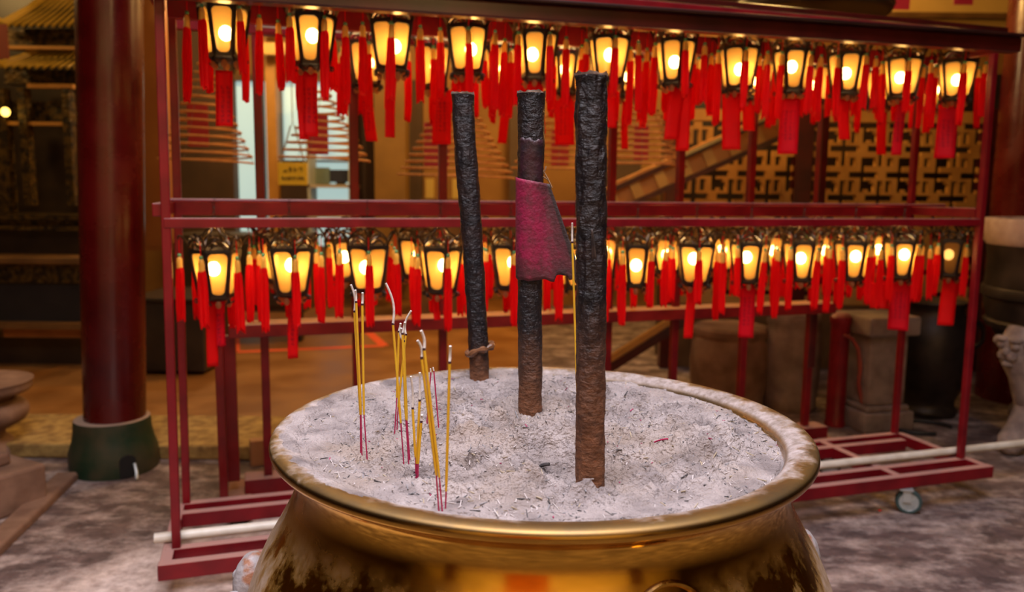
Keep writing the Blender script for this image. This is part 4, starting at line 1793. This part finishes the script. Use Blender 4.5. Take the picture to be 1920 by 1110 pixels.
roof(8, 150, -12, 48, SY, 'roof')
roof(2, 150, 92, 126, SY - .05, 'roof', .25)
part_px(sh, 'carved_frieze', GILT, [(14, 50, 150, 92, SY + .12, .1), (8, 128, 150, 158, SY + .1, .1), (0, 190, 140, 226, SY + .1, .08)])
part_px(sh, 'gilt_beam', WOODO, [(50, 157, 136, 165, SY, .06), (0, 228, 120, 235, SY + .02, .06), (0, 86, 150, 92, SY + .05, .06)])
part_px(sh, 'column', GILT, [(38, 165, 52, 385, SY, .08), (-6, 165, 14, 400, SY, .08), (120, 165, 134, 385, SY, .08)])
part_px(sh, 'back_panel', WOODD, [(-60, -60, 150, 400, SY + .4, .06)])
part_px(sh, 'plinth', GILT, [(-40, 402, 150, 412, SY - .1, .5), (-40, 424, 150, 432, SY - .12, .5), (-40, 412, 150, 424, SY - .05, .4)])
part_px(sh, 'red_banner', mat('banner_red', (.16, .02, .01), rough=.7), [(-10, 45, 14, 110, SY - .12, .01)])
al = thing('altar_table', 'dark draped altar table below the gilt shrine at left', 'table', at_z(70, 690, .068))
part_px(al, 'table_top', WOODB, [(-60, 483, 160, 496, SY - .35, .8)], .01)
part_px(al, 'apron', GILT, [(-60, 496, 160, 530, SY - .3, .04)])
part_px(al, 'drape', mat('dark_drape', (.007, .005, .006), (.013, .010, .011), rough=.7, scale=7), [(-60, 530, 160, 608, SY - .28, .6)])
part_px(al, 'upper_body', WOODD, [(-60, 432, 160, 484, SY - .05, .4)])
part_px(al, 'lower_rail', mat('orange_rail', (.22, .07, .012), (.3, .1, .02), rough=.45, scale=5), [(6, 617, 160, 633, SY - .3, .12)])
part_px(al, 'ledge', WOODB, [(-60, 606, 160, 617, SY - .36, .7)])
part_px(al, 'base', WOODD, [(-60, 633, 160, 697, SY - .2, .5)])
lp = at_y(10, 210, SY - .08)
m = MB()
m.sphere(lp, .028, 14, (1, 1, 1.1))
ol = tag(m.build('altar_lamp', emit('altar_flame', (1, .62, .12), 4)), 'small glowing yellow lamp hanging in the gilt shrine', 'lamp')
# brown post in front of the pillar's right, far wall panel
m = MB()
px_box(m, 252, -60, 300, 470, 6.4, .2)
struct(m.build('wall_panel', mat('orange_brown_wall', (.3, .1, .015), (.36, .13, .022), rough=.6, scale=2), smooth=False))
cb = thing('black_cabinet', 'low black cabinet standing between the pillar and the red rack', 'cabinet', at_z(320, 690, .068))
part_px(cb, 'cabinet_body', WOODD, [(235, 566, 382, 697, 5.1, .6)], .01)
part_px(cb, 'cabinet_top', WOODD, [(232, 560, 384, 567, 5.08, .64)], .005)
cb2 = thing('dark_cupboard', 'tall olive brown cupboard behind the leftmost lanterns', 'cupboard', at_z(430, 640, .068))
part_px(cb2, 'cupboard_body', mat('olive_wood', (.05, .032, .01), (.075, .048, .016), rough=.5, scale=4), [(330, 440, 570, 585, 6.3, .5)], .01)
part_px(cb2, 'cupboard_door', mat('olive_door', (.04, .026, .01), (.06, .04, .014), rough=.45, scale=4), [(345, 455, 450, 575, 6.27, .03), (455, 455, 560, 575, 6.27, .03)], .006)
part_px(cb2, 'leg', WOODD, [(335, 585, 350, 640, 6.3, .08), (550, 585, 565, 640, 6.3, .08)])

# ------------------------------------------------------------------ background wall with window and posts
WY = 8.2
WIN = emit('daylight_glass', (.5, .7, .68), .66)
m = MB()
px_box(m, 432, 150, 668, 460, WY + .3, .05)
struct(m.build('window_1', WIN, smooth=False))
m = MB()
for (x0, y0, x1, y1) in ((484, 40, 494, 470), (500, 60, 521, 470), (521, 60, 528, 470), (575, 180, 580, 470), (432, 140, 668, 152), (655, 140, 668, 470), (575, 300, 668, 304), (575, 345, 668, 351)):
    px_box(m, x0, y0, x1, y1, WY + .2, .08)
struct(m.build('window_1_frame', WOODB, smooth=False))
m = MB()
px_box(m, 500, 60, 519, 470, WY, .15)
struct(m.build('trim_2', WOODO, smooth=False))
m = MB()
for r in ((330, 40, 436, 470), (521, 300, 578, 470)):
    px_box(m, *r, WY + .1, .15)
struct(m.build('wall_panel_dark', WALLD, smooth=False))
m = MB()
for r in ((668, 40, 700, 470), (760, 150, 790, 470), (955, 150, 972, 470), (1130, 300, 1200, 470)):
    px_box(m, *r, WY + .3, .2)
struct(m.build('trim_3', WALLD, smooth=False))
m = MB()
px_box(m, 702, 100, 760, 480, WY - .3, .3)
struct(m.build('trim_4', mat('brown_column', (.16, .08, .014), (.22, .11, .02), rough=.5, scale=3), smooth=False))
for i, (x0, y0, x1, y1, c, nm, lab) in enumerate(((618, 318, 656, 342, (.025, .03, .06), 'monitor', 'dark blue screen on the shelf by the bright window'),)):
    t = thing(nm, lab, 'screen', at_y((x0 + x1) / 2, y1, WY - .1))
    part_px(t, 'screen_panel', mat('screen_glass', c, rough=.2), [(x0, y0, x1, y1, WY - .1, .04)], .005)
    part_px(t, 'screen_foot', BLACK, [(630, 342, 645, 347, WY - .1, .1)])
sf = thing('shelf_unit', 'pale shelf unit in front of the bright window', 'shelf', at_y(620, 470, WY))
part_px(sf, 'shelf_board', mat('pale_shelf', (.4, .34, .28), rough=.6), [(576, 346, 666, 352, WY - .15, .3), (576, 402, 666, 408, WY - .15, .3)])
part_px(sf, 'shelf_side', mat('pale_side', (.35, .36, .33), rough=.6), [(653, 180, 661, 470, WY - .15, .3), (576, 180, 580, 470, WY - .15, .3)])
part_px(sf, 'shelf_back', mat('sage_panel', (.2, .26, .22), rough=.6), [(590, 314, 618, 345, WY + .1, .02)])
# upper yellow beams seen through the top rail
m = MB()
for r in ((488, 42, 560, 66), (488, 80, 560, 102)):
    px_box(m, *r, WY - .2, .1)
struct(m.build('trim_5', mat('yellow_beam', (.5, .3, .05), (.6, .36, .07), rough=.5, scale=3), smooth=False))

# yellow notice hanging on chains
sg = thing('hanging_sign', 'small yellow notice board with dark lettering hanging by chains left of the coil', 'sign', at_y(548, 347, 5.4))
part_px(sg, 'board', mat('yellow_board', (.78, .5, .015), (.84, .54, .02), rough=.5, scale=6), [(521, 305, 576, 347, 5.4, .012)], .003)
m = MB()
rnd = random.Random(5)
for (yy, n, x0, x1, hgt) in ((318, 4, 530, 568, 9), (334, 9, 527, 571, 6)):
    w = (x1 - x0) / n
    for i in range(n):
        xa = x0 + i * w + w * .15
        for s_ in range(3):
            if rnd.random() < .5:
                q = xa + rnd.uniform(0, w * .55)
                px_box(m, q, yy - hgt / 2, q + 1.2, yy + hgt / 2, 5.395, .004)
            else:
                q = yy - hgt / 2 + rnd.uniform(0, hgt - 1.2)
                px_box(m, xa, q, xa + w * .7, q + 1.2, 5.395, .004)
o = m.build('lettering', mat('sign_ink', (.12, .07, .01), rough=.7), None, smooth=False)
o.parent = sg
o.location = -Vector(sg.location)
m = MB()
for (x0, y0, x1, y1) in ((526, 305, 545, 235), (571, 305, 552, 235)):
    a, b = at_y(x0, y0, 5.41) - Vector(sg.location), at_y(x1, y1, 5.41) - Vector(sg.location)
    k_ = 16
    for i in range(k_):
        c = a.lerp(b, (i + .5) / k_)
        m.sphere(c, .007, 6, (1, 1, 1.6))
a = at_y(548.5, 235, 5.41) - Vector(sg.location)
m.tube([a, a + Vector((0, 0, 1.3))], .004, 5)
m.build('chain', STEEL, sg)

# altar with pale candle stands, far centre
ft_ = thing('far_altar', 'dim altar with pale stands far behind the slim thick stick', 'altar', at_y(845, 470, 7.2))
part_px(ft_, 'altar_body', WOODB, [(790, 372, 900, 620, 7.2, .5)])
PGILT = mat('pale_gilt', (.5, .35, .08), rough=.4)
for r_ in ((798, 335, 812, 372, 7.2, .1), (848, 335, 862, 372, 7.2, .1), (872, 345, 882, 372, 7.2, .1)):
    part_px(ft_, 'stand', PGILT, [r_])
m = MB()
for (x, y, r) in ((820, 66, .09), (925, 72, .05)):
    pass
for i, (x, y, r, lab) in enumerate(((812, 66, .10, 'round glowing ceiling lamp seen above the fourth upper lantern'), (924, 73, .055, 'small glowing ceiling lamp right of the larger round one'))):
    p = at_y(x, y, 6.6)
    t = thing('ceiling_lamp', lab, 'lamp', p)
    m = MB()
    m.lathe([(.0001, -.03), (r * .7, -.025), (r, 0), (r * .9, .02), (.0001, .025)], 24)
    m.build('lamp_shade', emit('warm_lamp', (1, .6, .2), 3.0), t)
    m = MB()
    m.tube([(0, 0, .02), (0, 0, 4.5 - p.z)], .008, 6)
    m.build('stem', BLACK, t)

# ------------------------------------------------------------------ right: stair, fretwork screen, stones, cauldron
LY = 5.8
p0, p1 = at_y(1275, 250, LY), at_y(1850, 470, LY)
cell = 5.3 * LY / F
nx = int((at_y(1850, 400, LY).x - at_y(1262, 400, LY).x) / cell)
x_0 = at_y(1262, 400, LY).x
z_1 = at_y(1500, 228, LY).z
nzz = int((z_1 - at_y(1500, 560, LY).z) / cell)


def solid(i, j):
    def near(a, c, w):
        return (a - c + w // 2) % w - w // 2
    for cx_, cy_ in ((0, 0), (6, 8)):
        a, b = near(i, cx_, 13), near(j, cy_, 17)
        if (0 <= b <= 1 and -4 <= a <= 5) or (0 <= a <= 1 and -5 <= b <= 6):
            return False
        for sx, sy in ((-4, -5), (3, -5), (-4, 4), (3, 4)):
            if sx <= a <= sx + 1 and sy <= b <= sy + 2:
                return False
    return True


scr = thing('fretwork_screen', 'tall ochre wooden fretwork screen of crosses and squares behind the right lanterns', 'screen', (x_0 + nx * cell / 2, LY, .0))
m = MB()
for j in range(nzz):
    i = 0
    while i < nx:
        if solid(i, j):
            i0 = i
            while i < nx and solid(i, j):
                i += 1
            m.box(((i0 + i) / 2 * cell - nx * cell / 2, .02, z_1 - (j + .5) * cell), ((i - i0) * cell, .04, cell * 1.0))
        else:
            i += 1
m.build('fretwork', WOODO, scr, smooth=False)
m = MB()
zb_ = z_1 - nzz * cell
m.box((0, .02, z_1 + .04), (nx * cell + .1, .06, .08))
m.build('screen_rail', WOODO, scr, smooth=False)
m = MB()
m.box((0, .02, zb_ - .03), (nx * cell + .1, .06, .06))
m.build('screen_rail', WOODO, scr, smooth=False)
for q in (1502, 1850, 1262):
    m = MB()
    xx = at_y(q, 330, LY).x - (x_0 + nx * cell / 2)
    m.box((xx, 0, (z_1 + .1) / 2), (.12, .1, z_1 + .1))
    m.build('screen_post', DARKRED, scr, smooth=False, bevel=.005)
m = MB()
m.box((0, .02, (zb_ - .06) / 2), (nx * cell, .04, zb_ - .06))
m.build('lower_panel', WOODB, scr, smooth=False)
# dark board put in for the shade of the room behind the screen
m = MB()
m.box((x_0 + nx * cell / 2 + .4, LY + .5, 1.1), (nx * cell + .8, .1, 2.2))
struct(m.build('wall_dark_backing', WOODD, smooth=False))

# stair string rising to the right
YS = 5.35
stt = thing('staircase', 'ochre and red wooden stair string rising to the right behind the lanterns', 'staircase', at_y(1080, 500, YS))
SLc = Vector(stt.location)


def string_bar(x0, y0, x1, y1, hpx, Y, th, name, mtl):
    a, b = at_y(x0, y0, Y) - SLc, at_y(x1, y1, Y) - SLc
    m_ = MB()
    m_.bar(a, b, th, hpx * Y / F)
    m_.build(name, mtl, stt, smooth=False)


string_bar(1090, 395, 1480, 222, 46, YS + .03, .1, 'stair_string', mat('orange_timber', (.45, .16, .018), (.55, .22, .03), rough=.55, scale=4))
string_bar(1090, 382, 1480, 205, 9, YS, .1, 'edge_band', DARKRED)
string_bar(1090, 424, 1480, 250, 9, YS, .1, 'edge_band', DARKRED)
string_bar(1270, 296, 1480, 202, 5, YS - .02, .12, 'handrail', mat('pale_rail', (.4, .3, .1), rough=.4))
m = MB()
for i in range(9):
    u = i / 8
    x = 1100 + 360 * u
    y = 391 - 160 * u
    a, b = at_y(x - 9, y + 4, YS + .01) - SLc, at_y(x + 9, y - 4, YS + .01) - SLc
    m.bar(a, b, .1, 40 * YS / F)
m.build('tread_block', mat('bright_ochre', (.5, .25, .04), (.58, .3, .05), rough=.5, scale=4), stt, smooth=False)
# lower flight with its red brace
br = thing('stair_brace', 'dark red diagonal timber brace behind the right rear posts', 'brace', at_y(1140, 690, 4.9))
m = MB()
BL_ = Vector(br.location)
m.bar(at_y(1120, 704, 4.9) - BL_, at_y(1300, 590, 4.9) - BL_, .06, .05)
m.build('brace_timber', DARKRED, br, smooth=False)
m = MB()
m.bar(at_y(1120, 688, 4.92) - BL_, at_y(1300, 574, 4.92) - BL_, .05, .04)
m.build('brace_edge', WOODO, br, smooth=False)
m = MB()
m.box((at_y(1120, 704, 4.9).x - BL_.x, .02, -BL_.z / 2 + .02), (.06, .06, BL_.z))
m.build('brace_foot', DARKRED, br, smooth=False)


def drum(cx, ytop, ybot, hw, mtl, label, name='stone_drum', prof=None):
    """stone with its foot on the floor"""
    b = at_z(cx, ybot, 0)
    Y = b.y + hw * b.y / F * .6
    zt_ = at_y(cx, ytop, Y).z
    R = hw * Y / F
    t_ = MB()
    pf = prof or [(.86, 0), (.93, .05), (.9, .1), (.98, .3), (1, .55), (.97, .78), (.9, .86), (.96, .9), (.96, .97), (.9, 1)]
    t_.lathe([(R * a, zt_ * z) for a, z in pf] + [(.001, zt_)], 40)
    o_ = t_.build(name, mtl)
    o_.location = (b.x, Y, 0)
    return tag(o_, label, 'stone')


drum(1375, 610, 765, 74, STONEB, 'round brown stone drum behind the rear rack, right of tallest stick')
drum(1490, 585, 772, 52, STONE, 'pale grey stone drum standing right of the brown one')
b = at_z(1655, 812, 0)
ped = thing('stone_pedestal', 'square pale stone pedestal with a moulded cap behind the right posts', 'pedestal', (b.x, b.y + .16, 0), .25)
zz = lambda y: at_y(1655, y, b.y).z
kk = b.y / F
for nm, y0, y1, w in (('base', 812, 775, 112), ('base_moulding', 775, 764, 98), ('shaft', 764, 632, 84), ('cap', 632, 596, 112)):
    m = MB()
    m.box((0, 0, (zz(y0) + zz(y1)) / 2 if nm != 'base' else zz(y1) / 2), (w * kk, w * kk, zz(y1) - (zz(y0) if nm != 'base' else 0)))
    m.build(nm, STONE, ped, smooth=False, bevel=.012)

# red hydrant like post with its hose
b = at_z(1571, 802, 0)
hp = thing('red_post', 'short thick dark red post with a hose, between the grey drum and the pedestal', 'post', (b.x, b.y + .05, 0))
hz = at_y(1571, 590, b.y).z
m = MB()
m.lathe([(.055, 0), (.055, .02), (.05, .03), (.05, hz - .06), (.056, hz - .05), (.056, hz - .02), (.04, hz), (.0001, hz + .01)], 28)
m.build('shaft', RED, hp)
m = MB()
q = lambda x, y: at_y(x, y, b.y - .02) - Vector((b.x, b.y + .05, 0))
m.tube([q(1583, 628), q(1597, 634), q(1610, 655), q(1613, 690), q(1610, 720), q(1618, 760), q(1622, 795)], .011, 10)
m.build('hose', mat('red_hose', (.2, .02, .02), (.3, .06, .03), rough=.45, scale=6), hp)

# dark bronze jar
b = at_z(1750, 800, 0)
jar = thing('bronze_jar', 'big dark bronze jar in shadow behind the right end of the rack', 'jar', (b.x + .1, b.y + .3, 0))
jk = (b.y + .3) / F
m = MB()
jz = at_y(1750, 565, b.y + .3).z
m.lathe(smooth_prof([(52 * jk, 0), (56 * jk, .03), (50 * jk, .08), (62 * jk, .18), (76 * jk, jz * .5), (72 * jk, jz * .75), (55 * jk, jz * .92), (60 * jk, jz), (50 * jk, jz), (.001, jz - .05)]), 44)
m.build('jar_body', BRONZE, jar)
for s_ in (-1, 1):
    m = MB()
    m.tube([(s_ * (70 * jk + .07 * math.sin(t)), -.05, jz * .72 + .08 * math.cos(t)) for t in [PI * i / 10 for i in range(11)]], .014, 10)
    m.build('handle', BRONZE, jar)
m = MB()
c0 = at_z(1725, 800, .012)
m.tube([c0 + Vector((.17 * math.cos(a), .13 * math.sin(a), 0)) for a in [i * 2 * PI / 30 for i in range(24)]], .011, 8)
tag(m.build('cable_loop', mat('cable_black', (.012, .012, .016), rough=.5)), 'loop of black cable on the floor beside the stone pedestal', 'cable')

# big cauldron on carved legs at the right edge
CYc = 4.0
cc = at_y(2030, 640, CYc)
cau = thing('cauldron', 'big dark cauldron with a pale stone rim on carved legs at right edge', 'cauldron', (cc.x, CYc, 0))
ck = CYc / F
zrim, zrb, zbd = at_y(1880, 410, CYc).z, at_y(1880, 460, CYc).z, at_y(1900, 650, CYc).z
RR = 182 * ck
m = MB()
m.lathe([(RR * .86, zrim - .06), (RR * .88, zrim), (RR * .98, zrim), (RR, zrim - .02), (RR * .99, zrb + .03), (RR * .95, zrb)], 64)
m.build('rim', mat('pale_rim', (.34, .22, .17), (.5, .36, .28), rough=.7, scale=10, bump=.2), cau)
m = MB()
m.lathe(smooth_prof([(RR * .95, zrb), (RR * .93, zrb - .1), (RR * .94, zrb - .25), (RR * .88, zbd + .12), (RR * .72, zbd), (RR * .4, zbd - .05), (.001, zbd - .06)]), 64)
m.build('cauldron_body', BRONZE, cau)
m = MB()
m.lathe([(RR * .955, zbd + .3), (RR * .965, zbd + .29), (RR * .965, zbd + .25), (RR * .93, zbd + .24)], 64)
m.lathe([(RR * .90, zbd + .13), (RR * .92, zbd + .12), (RR * .9, zbd + .09), (RR * .85, zbd + .08)], 64)
m.build('carved_band', BRONZE, cau)
for an in (PI + .33, -.75 + 0, PI / 2):
    m = MB()
    d = Vector((math.cos(an), math.sin(an), 0))
    tg = Vector((-d.y, d.x, 0))
    prof = [(.80, zbd + .10, .085), (.86, zbd + .03, .1), (.86, zbd - .04, .088), (.80, zbd - .12, .066), (.74, zbd - .24, .054), (.72, .24, .052), (.78, .13, .06), (.88, .06, .066), (.93, .028, .05), (.96, .012, .02)]
    m.tube([d * (RR * r) + Vector((0, 0, z)) for r, z, w in prof], [w for r, z, w in prof], 16)
    # lion mask: brow, eyes, muzzle, jaw
    f0 = d * (RR * .86 + .085)
    for s_ in (-1, 1):
        m.sphere(f0 + tg * (.038 * s_) + Vector((0, 0, zbd + .035)), .022, 10)
        m.sphere(f0 + tg * (.035 * s_) + Vector((0, 0, zbd + .065)), .026, 10, (1.2, 1.2, .6))
        m.sphere(f0 + tg * (.024 * s_) + Vector((0, 0, zbd - .015)), .028, 10)
        m.sphere(f0 - d * .03 + tg * (.08 * s_) + Vector((0, 0, zbd + .05)), .026, 10)
    m.sphere(f0 + d * .014 + Vector((0, 0, zbd + .005)), .022, 10)
    m.sphere(f0 - d * .005 + Vector((0, 0, zbd - .055)), .03, 10, (1, 1, .6))
    m.build('leg', STONED, cau)
# right pillar
b = at_y(1938, 420, 5.0)
m = MB()
m.lathe([(72 * 5 / F, 0), (72 * 5 / F, 4.5)], 48)
o = m.build('pillar', LACQ)
o.location = (b.x, 5.0, 0)
tag(o, 'red lacquered pillar behind the cauldron at the right edge', 'pillar')

# upper right: lit wall, eaves fringe, hanging trays, tags
m = MB()
px_box(m, 1470, -60, 1905, 66, 7.4, .1)
struct(m.build('wall_upper', mat('yellow_plaster', (.5, .3, .07), (.56, .35, .09), rough=.7, scale=2), smooth=False))
m = MB()
px_box(m, 1480, 22, 1905, 32, 7.3, .08)
struct(m.build('trim_6', WOODB, smooth=False))
m = MB()
rnd = random.Random(9)
for i in range(52):
    x = 1608 + i * 4.5
    h_ = rnd.uniform(12, 20)
    px_box(m, x, 60 + .06 * (x - 1608) * .3 - h_, x + 3, 64 + .06 * (x - 1608) * .3, 7.37, .03)
o = m.build('gilt_fringe', mat('gilt_fringe_gold', (.7, .36, .05), (.5, .22, .02), rough=.3, metal=.6, scale=30), smooth=False)
tag(o, 'row of gilded carved points along the eave above the rack at right', 'carving')
for (cx, y, hw, Y, lab) in ((1518, 22, 138, 4.6, 'broad dark round smoke tray hanging above the rack at right'), (1362, 2, 98, 5.6, 'dark round smoke tray hanging left of the broader one')):
    p = at_y(cx, y, Y)
    R = hw * Y / F
    t = thing('smoke_tray', lab, 'tray', p, 0, 'round smoke trays under the ceiling')
    m = MB()
    m.lathe(smooth_prof([(.001, -.03), (R * .5, -.034), (R * .92, -.03), (R, -.01), (R * 1.0, .03), (R * .97, .035), (R * .95, 0), (.001, -.015)]), 48)
    m.build('tray_dish', WOODD, t)
    m = MB()
    for q in range(3):
        a = q * 2.09 + .3
        m.tube([(R * .95 * math.cos(a), R * .95 * math.sin(a), .02), (0, 0, 1.2)], .004, 5)
    m.tube([(0, 0, 1.2), (0, 0, 4.5 - p.z)], .005, 5)
    m.build('chain', BLACK, t)
for (x0, y0, x1, y1, lab) in ((1667, -30, 1707, 18, 'dark pink paper tag hanging above the gilt fringe'), (1790, -35, 1826, 9, 'red paper tag at the top edge nearest the right pillar')):
    m = MB()
    Y = 5.6
    px_box(m, x0, y0, x1, y1, Y, .004)
    a = at_y((x0 + x1) / 2, y0, Y)
    root = thing('paper_tag', lab, 'tag', a)
    o = m.build('tag_sheet', mat('dusky_pink', (.33, .01, .045), rough=.7), None, smooth=False)
    o.parent = root
    o.location = -a
    m = MB()
    m.tube([(0, 0, 0), (0, 0, 4.5 - a.z)], .003, 5)
    m.build('string', THREAD, root)

# ------------------------------------------------------------------ left foreground stones and floor marks
def block(x, y, size, rz, mtl, label, z0=0., name='stone_block'):
    b_ = at_z(x, y, z0)
    m_ = MB()
    m_.box((0, 0, size[2] / 2), size)
    o_ = m_.build(name, mtl, smooth=False, bevel=.012)
    o_.location = b_
    o_.rotation_euler = (0, 0, rz)
    return tag(o_, label, 'stone')


o1 = block(-78, 955, (.5, .42, .17), -.5, STONEB, 'big worn brown stone step block at the lower left edge')
bz = o1.location
m = MB()
m.box((0, 0, .025), (.4, .24, .05))
o2 = m.build('stone_block', STONEB, smooth=False, bevel=.012)
o2.location = (bz.x - .04, bz.y + .03, .1705)
o2.rotation_euler = (0, 0, -.45)
tag(o2, 'thinner stone slab lying on the big step block', 'stone')
b = at_z(0, 875, 0)
m = MB()
m.lathe(smooth_prof([(.17, 0), (.16, .05), (.11, .1), (.13, .13), (.2, .17), (.215, .22), (.19, .255), (.15, .27), (.16, .29), (.225, .31), (.235, .345), (.22, .365), (.001, .366)]), 44)
o = m.build('stone_lotus_stand', STONEB)
o.location = (b.x - .19, b.y + .15, 0)
tag(o, 'round tiered stone lotus stand cut by the left edge', 'stone stand')
m = MB()
m.bar(at_z(-40, 1050, .015), at_z(128, 892, .015), .09, .04)
struct(m.build('trim_7', STONEB, smooth=False, bevel=.01))
# red painted outline on the far floor
m = MB()
q = [at_z(x, y, .0612) for x, y in ((440, 628), (690, 622), (720, 648), (440, 660))]
for i in range(4):
    a, b = q[i], q[(i + 1) % 4]
    m.bar(a, b, .075, .0012)
tag(m.build('floor_marking', mat('red_line', (.75, .1, .025), rough=.6), smooth=False), 'thin red outline painted on the ochre floor behind the rack', 'marking')
for (x, y, lab) in ((1683, 895, 'tiny red petal on the floor inside the rack base'), (1650, 957, 'tiny red petal on the floor left of the castor')):
    p = at_z(x, y, .002)
    m = MB()
    m.sphere((0, 0, 0), .008, 8, (1, .7, .25))
    o = m.build('paper_scrap', CARDPLAIN)
    o.location = p
    tag(o, lab, 'scrap')
b = at_z(443, 905, 0)
m = MB()
m.box((0, 0, .06), (.07, .06, .12))
o = m.build('wood_block', mat('pale_block', (.4, .2, .1), rough=.7), smooth=False, bevel=.004)
o.location = (b.x + .02, b.y + .24, 0)
o.rotation_euler = (0, 0, .4)
tag(o, 'small tan wooden block standing behind the left end of the rear rack', 'block')

# ------------------------------------------------------------------ hall behind the camera (seen only in the brass)
for x in (-2.2, 2.2):
    m = MB()
    m.lathe([(.18, 0), (.18, 4.5)], 32)
    o = m.build('pillar', LACQ)
    o.location = (x, -1.8, 0)
    tag(o, f'red pillar of the hall facing the burner, on its {"west" if x < 0 else "east"} side', 'pillar')
m = MB()
m.box((-.6, -4.1, 1.2), (1.6, .06, 2.4))
struct(m.build('door_1', mat('orange_door', (.35, .09, .02), (.5, .15, .03), rough=.4, scale=4), smooth=False))

# ------------------------------------------------------------------ light
def light(name, kind, loc, energy, color, size=.1, size_y=None, rot=None):
    d = bpy.data.lights.new(name, kind)
    d.energy = energy
    d.color = color
    if kind == 'AREA':
        d.shape = 'RECTANGLE'
        d.size = size
        d.size_y = size_y or size
        d.spread = math.radians(125)
    else:
        d.shadow_soft_size = size
    o_ = bpy.data.objects.new(name, d)
    COL.objects.link(o_)
    o_.location = loc
    if rot:
        o_.rotation_euler = rot
    return o_


# daylight falling through the open skylight
light('skylight', 'AREA', (.0, .5, 4.5), 165, (.95, .9, .98), 2.4, 2.4, (0, 0, 0))
# warm hall lamps
light('hall_lamp', 'POINT', (-4.2, 4.9, 2.9), 38, (1, .6, .2), .12)
light('hall_lamp_far', 'POINT', (0.2, 6.6, 3.1), 210, (1, .56, .16), .2)
light('hall_lamp_right', 'POINT', (2.4, 6.9, 3.6), 90, (1, .6, .2), .15)
light('hall_lamp_screen', 'POINT', (1.5, 4.75, 2.7), 60, (1, .58, .18), .12)
light('hall_lamp_window', 'POINT', (-2.4, 7.0, 3.0), 70, (1, .66, .28), .15)


light('sign_fill_light', 'POINT', (-1.3, 4.45, 3.3), 45, (1, .6, .22), .12)  # unseen light added to brighten the sign and the coils


def spot(name, loc, target, energy, color, ang):
    o_ = light(name, 'SPOT', loc, energy, color, .12)
    o_.data.spot_size = ang
    o_.data.spot_blend = .5
    o_.rotation_euler = (Vector(target) - Vector(loc)).to_track_quat('-Z', 'Y').to_euler()


light('porch_lamp', 'POINT', (1.3, -.9, 3.1), 34, (1, .62, .24), .09)
# added unseen spots brightening the front wall for its reflection in the brass
spot('reflection_spot', (-2.0, -2.3, 3.9), (-2.2, -4.2, 1.2), 600, (1, .74, .36), 1.6)
spot('reflection_spot_middle', (.4, -2.3, 3.9), (.4, -4.2, 1.2), 600, (1, .78, .42), 1.6)
spot('reflection_spot_east', (2.6, -2.3, 3.9), (2.8, -4.2, 1.2), 600, (1, .74, .36), 1.6)

w = bpy.data.worlds.new('world')
S.world = w
w.use_nodes = True
w.node_tree.nodes['Background'].inputs[0].default_value = (.6, .66, .8, 1)
w.node_tree.nodes['Background'].inputs[1].default_value = .3

S.view_settings.view_transform = 'Standard'
S.view_settings.look = 'None'
S.view_settings.exposure = .1
S.view_settings.gamma = 1
S.cycles.use_denoising = True
S.cycles.sample_clamp_indirect = 5
S.cycles.sample_clamp_direct = 0
S.cycles.max_bounces = 8
